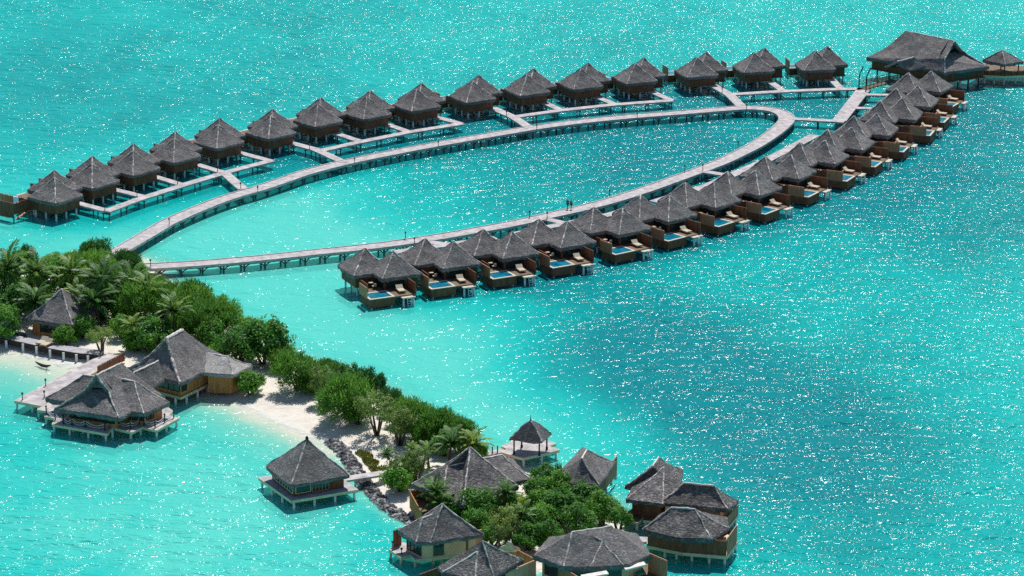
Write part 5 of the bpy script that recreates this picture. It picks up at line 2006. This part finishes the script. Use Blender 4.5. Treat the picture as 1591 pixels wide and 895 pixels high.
R0 = 3.5
CROWNS = {
    'broadleaf_tree': [crown_mesh('crown', M['leaf'], s, R0, 2.7, 56, 85, 0.36, 0.62, 0.85) for s in (1, 2, 3)],
    'airy_tree': [crown_mesh('crown', M['leaf_olive'], s, R0, 2.6, 40, 60, 0.32, 0.55, 0.75) for s in (5, 6)],
    'feathery_tree': [crown_mesh('crown', M['needle'], s, R0, 2.8, 80, 95, 0.50, 0.22, 0.80, 0.7, -0.55, True) for s in (8, 9, 10)],
    'dark_feathery_tree': [crown_mesh('crown', M['needle_dark'], s, R0, 3.2, 70, 95, 0.55, 0.22, 0.70, 0.9, -0.5, True) for s in (12, 13)],
    'bright_shrub': [crown_mesh('crown', M['leaf_bright'], s, R0, 2.7, 46, 75, 0.50, 0.6, 0.9) for s in (15, 16)],
    'yellow_shrub': [crown_mesh('crown', M['leaf_yellow'], 18, R0, 2.6, 46, 75, 0.6, 0.6, 0.9)],
    'palm_tree': [palm_mesh(21, 22), palm_mesh(22, 20), palm_mesh(23, 24), palm_mesh(24, 17)],
}
TRUNKS = {}
CAT = {'broadleaf_tree': 'tree', 'airy_tree': 'tree', 'feathery_tree': 'tree', 'dark_feathery_tree': 'tree', 'bright_shrub': 'shrub', 'yellow_shrub': 'shrub', 'palm_tree': 'palm'}
GRP = {'broadleaf_tree': 'broadleaf trees on the island', 'airy_tree': 'open crowned trees on the sand', 'feathery_tree': 'feathery beach trees', 'dark_feathery_tree': 'dark feathery trees',
       'bright_shrub': 'bright green shrubs', 'yellow_shrub': None, 'palm_tree': 'coconut palms'}
count = {}


def tree(kind, px, py, rpx, label, lift=None):
    """crown centre at a surveyed spot; rpx is the crown radius in survey pixels"""
    k = count.get(kind, 0)
    count[kind] = k + 1
    R = rpx * (1.08 if kind == 'palm_tree' else 1.2) / px_scale(px, py)
    s = R / R0
    if kind == 'palm_tree':
        zc = 1.0 + (lift or max(1.6, min(5.6, R * 1.5)))
    else:
        zc = 0.9 + (lift or R * (1.05 if kind == 'airy_tree' else 0.48 if kind == 'bright_shrub' else 0.64))
    c = at(px, py, zc)
    g = ground_z(c.x, c.y)
    root = empty(kind, (c.x, c.y, g), rnd.uniform(0, 6.28))
    cr = link('crown', CROWNS[kind][k % len(CROWNS[kind])], None, root)
    cr.location = (0, 0, zc - g)
    sc = s * rnd.uniform(0.95, 1.05)
    cr.scale = (sc, sc, sc * rnd.uniform(0.92, 1.1))
    cr.rotation_euler = (rnd.uniform(-.08, .08), rnd.uniform(-.08, .08), rnd.uniform(0, 6.28))
    h = zc - g + 0.2
    if kind == 'palm_tree':
        tm = palm_trunk(k + 40, h)
    else:
        tm = trunk_mesh(k + 60, R, R * 0.75, h)
    tr = link('trunk', tm, None, root, True)
    tr.location = (0, 0, zc - g)
    tag(root, label, CAT[kind], GRP[kind])
    return root


T = tree
# feathery and broadleaf mass behind the palms on the left
T('dark_feathery_tree', 150, 396, 27, 'dark feathery tree whose spiky top covers the shore end of the far jetty arm')
T('dark_feathery_tree', 40, 400, 17, 'small dark feathery tree breaking the skyline at the far left shore')
T('dark_feathery_tree', 196, 412, 22, 'dark feathery tree between the two shore ends of the jetty')
T('dark_feathery_tree', 118, 408, 15, 'narrow dark feathery tree left of the spiky topped one')
T('bright_shrub', 30, 405, 20, 'yellowish green bush on the far shore behind the leftmost palm')
T('bright_shrub', 85, 409, 18, 'yellowish green bush on the far shore between the palms')
T('bright_shrub', 112, 402, 14, 'small yellowish bush at the far waterline beside the dark spiky tree')
T('bright_shrub', 216, 420, 13, 'bright bush at the shore end of the near jetty arm')
T('broadleaf_tree', 75, 432, 34, 'round broadleaf tree behind the beach hut roof')
T('broadleaf_tree', 8, 440, 32, 'broadleaf tree behind the leftmost palm')
T('broadleaf_tree', 22, 470, 34, 'deep green broadleaf tree left of the beach hut')
T('broadleaf_tree', 4, 500, 30, 'deep green broadleaf tree touching the left edge above the rubble')
T('broadleaf_tree', 45, 455, 26, 'broadleaf tree squeezed between the hut and the leftmost palms')
T('feathery_tree', 140, 425, 34, 'feathery tree behind the palm crowns on the far left slope')
T('feathery_tree', 180, 440, 30, 'feathery tree among the palms right of the beach hut')
T('broadleaf_tree', 110, 432, 24, 'broadleaf tree just behind the beach hut apex')
T('feathery_tree', 244, 446, 20, 'feathery tree at the lagoon shore below the near jetty arm')
T('feathery_tree', 208, 475, 36, 'wide feathery tree left of the lone front palm')
T('feathery_tree', 250, 470, 28, 'feathery tree right behind the lone front palm')
T('feathery_tree', 300, 470, 34, 'feathery tree on the lagoon shore right of the lone front palm')
T('feathery_tree', 318, 500, 36, 'feathery tree behind the tall hall roof')
T('feathery_tree', 346, 494, 32, 'feathery tree on the lagoon shore above the pale roofed wing')
T('feathery_tree', 285, 505, 24, 'feathery tree just above the tall hall ridge')
T('broadleaf_tree', 408, 530, 42, 'big round broadleaf tree beyond the pale roofed wing')
T('broadleaf_tree', 372, 534, 34, 'broadleaf tree between the tall hall and the big round tree')
T('broadleaf_tree', 436, 545, 26, 'broadleaf tree at the lagoon end of the big round clump')
T('broadleaf_tree', 390, 512, 24, 'broadleaf tree crowning the lagoon side of the big round clump')
T('bright_shrub', 338, 546, 15, 'bright low shrub behind the pale roofed wing')
T('broadleaf_tree', 240, 522, 30, 'leafy tree left of the tall hall roof')
T('bright_shrub', 212, 532, 20, 'bright green shrub tree at the landward end of the broad landing')
T('broadleaf_tree', 190, 508, 22, 'broadleaf tree by the sandy gap near the broad landing')
T('airy_tree', 157, 522, 19, 'small open tree on the sand near the timber quay')
T('bright_shrub', 100, 522, 18, 'bright green bush beside the beach hut wall')
T('broadleaf_tree', 128, 508, 20, 'dark leafy bush between the beach hut and the small open tree')
T('bright_shrub', 122, 488, 15, 'bright leafy bush against the beach hut roof')
# palms of the left grove
T('palm_tree', 12, 420, 40, 'tall coconut palm at the left edge by the far shore')
T('palm_tree', 56, 424, 34, 'coconut palm next to the one at the left edge')
T('palm_tree', 113, 424, 30, 'coconut palm behind the beach hut apex')
T('palm_tree', 158, 437, 40, 'largest coconut palm in the middle of the left grove')
T('palm_tree', 54, 471, 36, 'coconut palm leaning over the left side of the beach hut roof', 3.4)
T('palm_tree', 146, 470, 36, 'coconut palm at the right side of the beach hut roof', 3.8)
T('palm_tree', 204, 436, 27, 'coconut palm with yellowing fronds on the right of the grove')
T('palm_tree', 230, 446, 30, 'coconut palm at the lagoon edge of the left grove')
T('palm_tree', 188, 458, 22, 'short coconut palm low in the middle of the grove')
T('palm_tree', 118, 456, 22, 'half hidden coconut palm just right of the hut apex')
T('palm_tree', 270, 485, 30, 'lone coconut palm in front of the feathery trees')
T('palm_tree', 206, 506, 20, 'small coconut palm above the broad landing')
T('palm_tree', 66, 432, 24, 'coconut palm low between the two left edge palms and the hut')
# the narrow beach
T('bright_shrub', 388, 594, 21, 'large leaved low shrub at the corner of the pale roofed wing')
T('feathery_tree', 462, 580, 33, 'rounded feathery shrub at the left end of the beach hedge')
T('feathery_tree', 486, 592, 22, 'feathery shrub inside the left end of the beach hedge')
T('airy_tree', 505, 592, 26, 'open crowned sapling on thin stems in the beach hedge')
T('broadleaf_tree', 536, 585, 24, 'broadleaf tree by the lagoon side stones')
T('dark_feathery_tree', 566, 592, 22, 'dark fine leaved tree on the lagoon side of the hedge')
T('dark_feathery_tree', 585, 598, 16, 'small dark tree at the lagoon side bend of the hedge')
T('feathery_tree', 538, 618, 40, 'largest feathery tree overhanging the narrow beach')
T('feathery_tree', 555, 640, 22, 'feathery shrub beneath the largest beach tree')
T('airy_tree', 585, 634, 32, 'open grey green tree with forked trunk on the sand')
T('airy_tree', 620, 655, 28, 'second open tree with a leaning trunk on the sand')
T('feathery_tree', 645, 652, 32, 'feathery tree right of the open sand trees')
T('feathery_tree', 682, 662, 34, 'feathery tree above the palm by the big twin roofed villa')
T('feathery_tree', 664, 672, 26, 'feathery tree low between the sand and the lagoon')
T('feathery_tree', 716, 676, 26, 'feathery tree at the lagoon end of the thicket')
T('palm_tree', 735, 690, 28, 'coconut palm at the lagoon end of the thicket, behind the twin roofed villa', 2.5)
T('palm_tree', 702, 690, 30, 'coconut palm with pale fronds above the twin roofed villa roof', 2.5)
T('palm_tree', 664, 702, 20, 'young palm among the shrubs by the lawn', 1.8)
T('palm_tree', 601, 707, 15, 'small palm on the sand beside the lawn patches', 1.3)
T('palm_tree', 640, 697, 13, 'young yellowish palm below the open sand trees', 1.3)
T('bright_shrub', 622, 743, 25, 'bright round shrub at the land end of the footbridge')
T('airy_tree', 622, 722, 22, 'pale flowering shrub above the bright round one')
T('airy_tree', 648, 716, 24, 'pale flowering shrub left of the twin roofed villa')
T('broadleaf_tree', 640, 728, 20, 'leafy shrub against the left corner of the twin roofed villa')
# garden of the point
T('palm_tree', 677, 764, 28, 'coconut palm in front of the courtyard wall of the twin roofed villa', 3.4)
T('palm_tree', 680, 784, 22, 'low palm behind the cream villa apex', 2.4)
T('palm_tree', 786, 768, 24, 'palm in front of the right end of the twin roofed villa', 3.0)
T('palm_tree', 812, 800, 24, 'pale fronded palm in the middle of the point garden', 3.0)
T('broadleaf_tree', 735, 782, 34, 'bright leafy tree in front of the twin roofed villa')
T('broadleaf_tree', 712, 790, 24, 'leafy tree behind the right side of the cream villa')
T('broadleaf_tree', 760, 790, 26, 'leafy tree left of the pale fronded palm')
T('broadleaf_tree', 740, 812, 24, 'dark leafy tree by the right corner of the cream villa')
T('yellow_shrub', 812, 781, 14, 'small golden yellow shrub in the point garden')
T('broadleaf_tree', 850, 742, 28, 'leafy tree at the water beside the gazebo')
T('broadleaf_tree', 868, 756, 28, 'leafy tree in front of the small brown villa')
T('broadleaf_tree', 838, 765, 24, 'leafy tree right of the twin roofed villa eave')
T('broadleaf_tree', 905, 772, 28, 'leafy tree just below the small brown villa')
T('broadleaf_tree', 935, 788, 27, 'leafy tree toward the tip of the point garden')
T('broadleaf_tree', 962, 803, 20, 'last leafy tree at the tip of the point garden')
T('broadleaf_tree', 868, 790, 32, 'large leafy tree in the centre of the point garden')
T('broadleaf_tree', 900, 805, 28, 'leafy tree behind the ridge of the gabled villa')
T('broadleaf_tree', 838, 806, 28, 'leafy tree left of the gabled villa roof')
T('airy_tree', 788, 806, 26, 'grey green tree behind the tiny store')
T('broadleaf_tree', 820, 832, 24, 'leafy tree between the tiny store and the gabled villa')
T('airy_tree', 780, 830, 18, 'grey green shrub above the roof of the bottom edge villa')
T('broadleaf_tree', 855, 832, 24, 'leafy tree at the left eave of the gabled villa')
T('broadleaf_tree', 764, 832, 18, 'leafy bush between the cream villa and the bottom edge villa')

# fill of the hedge and the lagoon shore
T('feathery_tree', 510, 580, 24, 'feathery shrub between the hedge saplings and the lagoon stones')
T('feathery_tree', 438, 560, 20, 'feathery shrub joining the big round clump to the beach hedge')
T('broadleaf_tree', 545, 600, 24, 'broadleaf shrub tucked behind the largest beach tree')
T('dark_feathery_tree', 605, 622, 20, 'dark fine leaved shrub behind the open sand trees')
T('feathery_tree', 625, 638, 24, 'feathery shrub on the lagoon side of the second open tree')
T('broadleaf_tree', 690, 686, 24, 'broadleaf shrub under the thicket palms')
T('feathery_tree', 740, 702, 20, 'feathery shrub at the land end of the gazebo bridge')
T('feathery_tree', 275, 462, 26, 'feathery tree on the lagoon shore left of the lone front palm')
T('feathery_tree', 225, 452, 24, 'feathery tree under the palm at the lagoon edge of the grove')
T('broadleaf_tree', 330, 520, 26, 'broadleaf tree behind the right slope of the tall hall roof')
T('broadleaf_tree', 262, 528, 22, 'leafy shrub against the back of the tall hall')
T('broadleaf_tree', 160, 478, 24, 'broadleaf tree beneath the palms right of the beach hut')
T('broadleaf_tree', 90, 418, 24, 'broadleaf tree among the far shore palms')
T('broadleaf_tree', 842, 780, 26, 'leafy tree beside the golden yellow shrub')
T('broadleaf_tree', 790, 790, 22, 'leafy shrub left of the golden yellow shrub')
T('broadleaf_tree', 890, 758, 22, 'leafy bush at the eave of the small brown villa')
T('airy_tree', 802, 815, 22, 'grey green tree right of the tiny store')
T('broadleaf_tree', 745, 800, 22, 'leafy bush in the middle of the garden behind the cream villa')
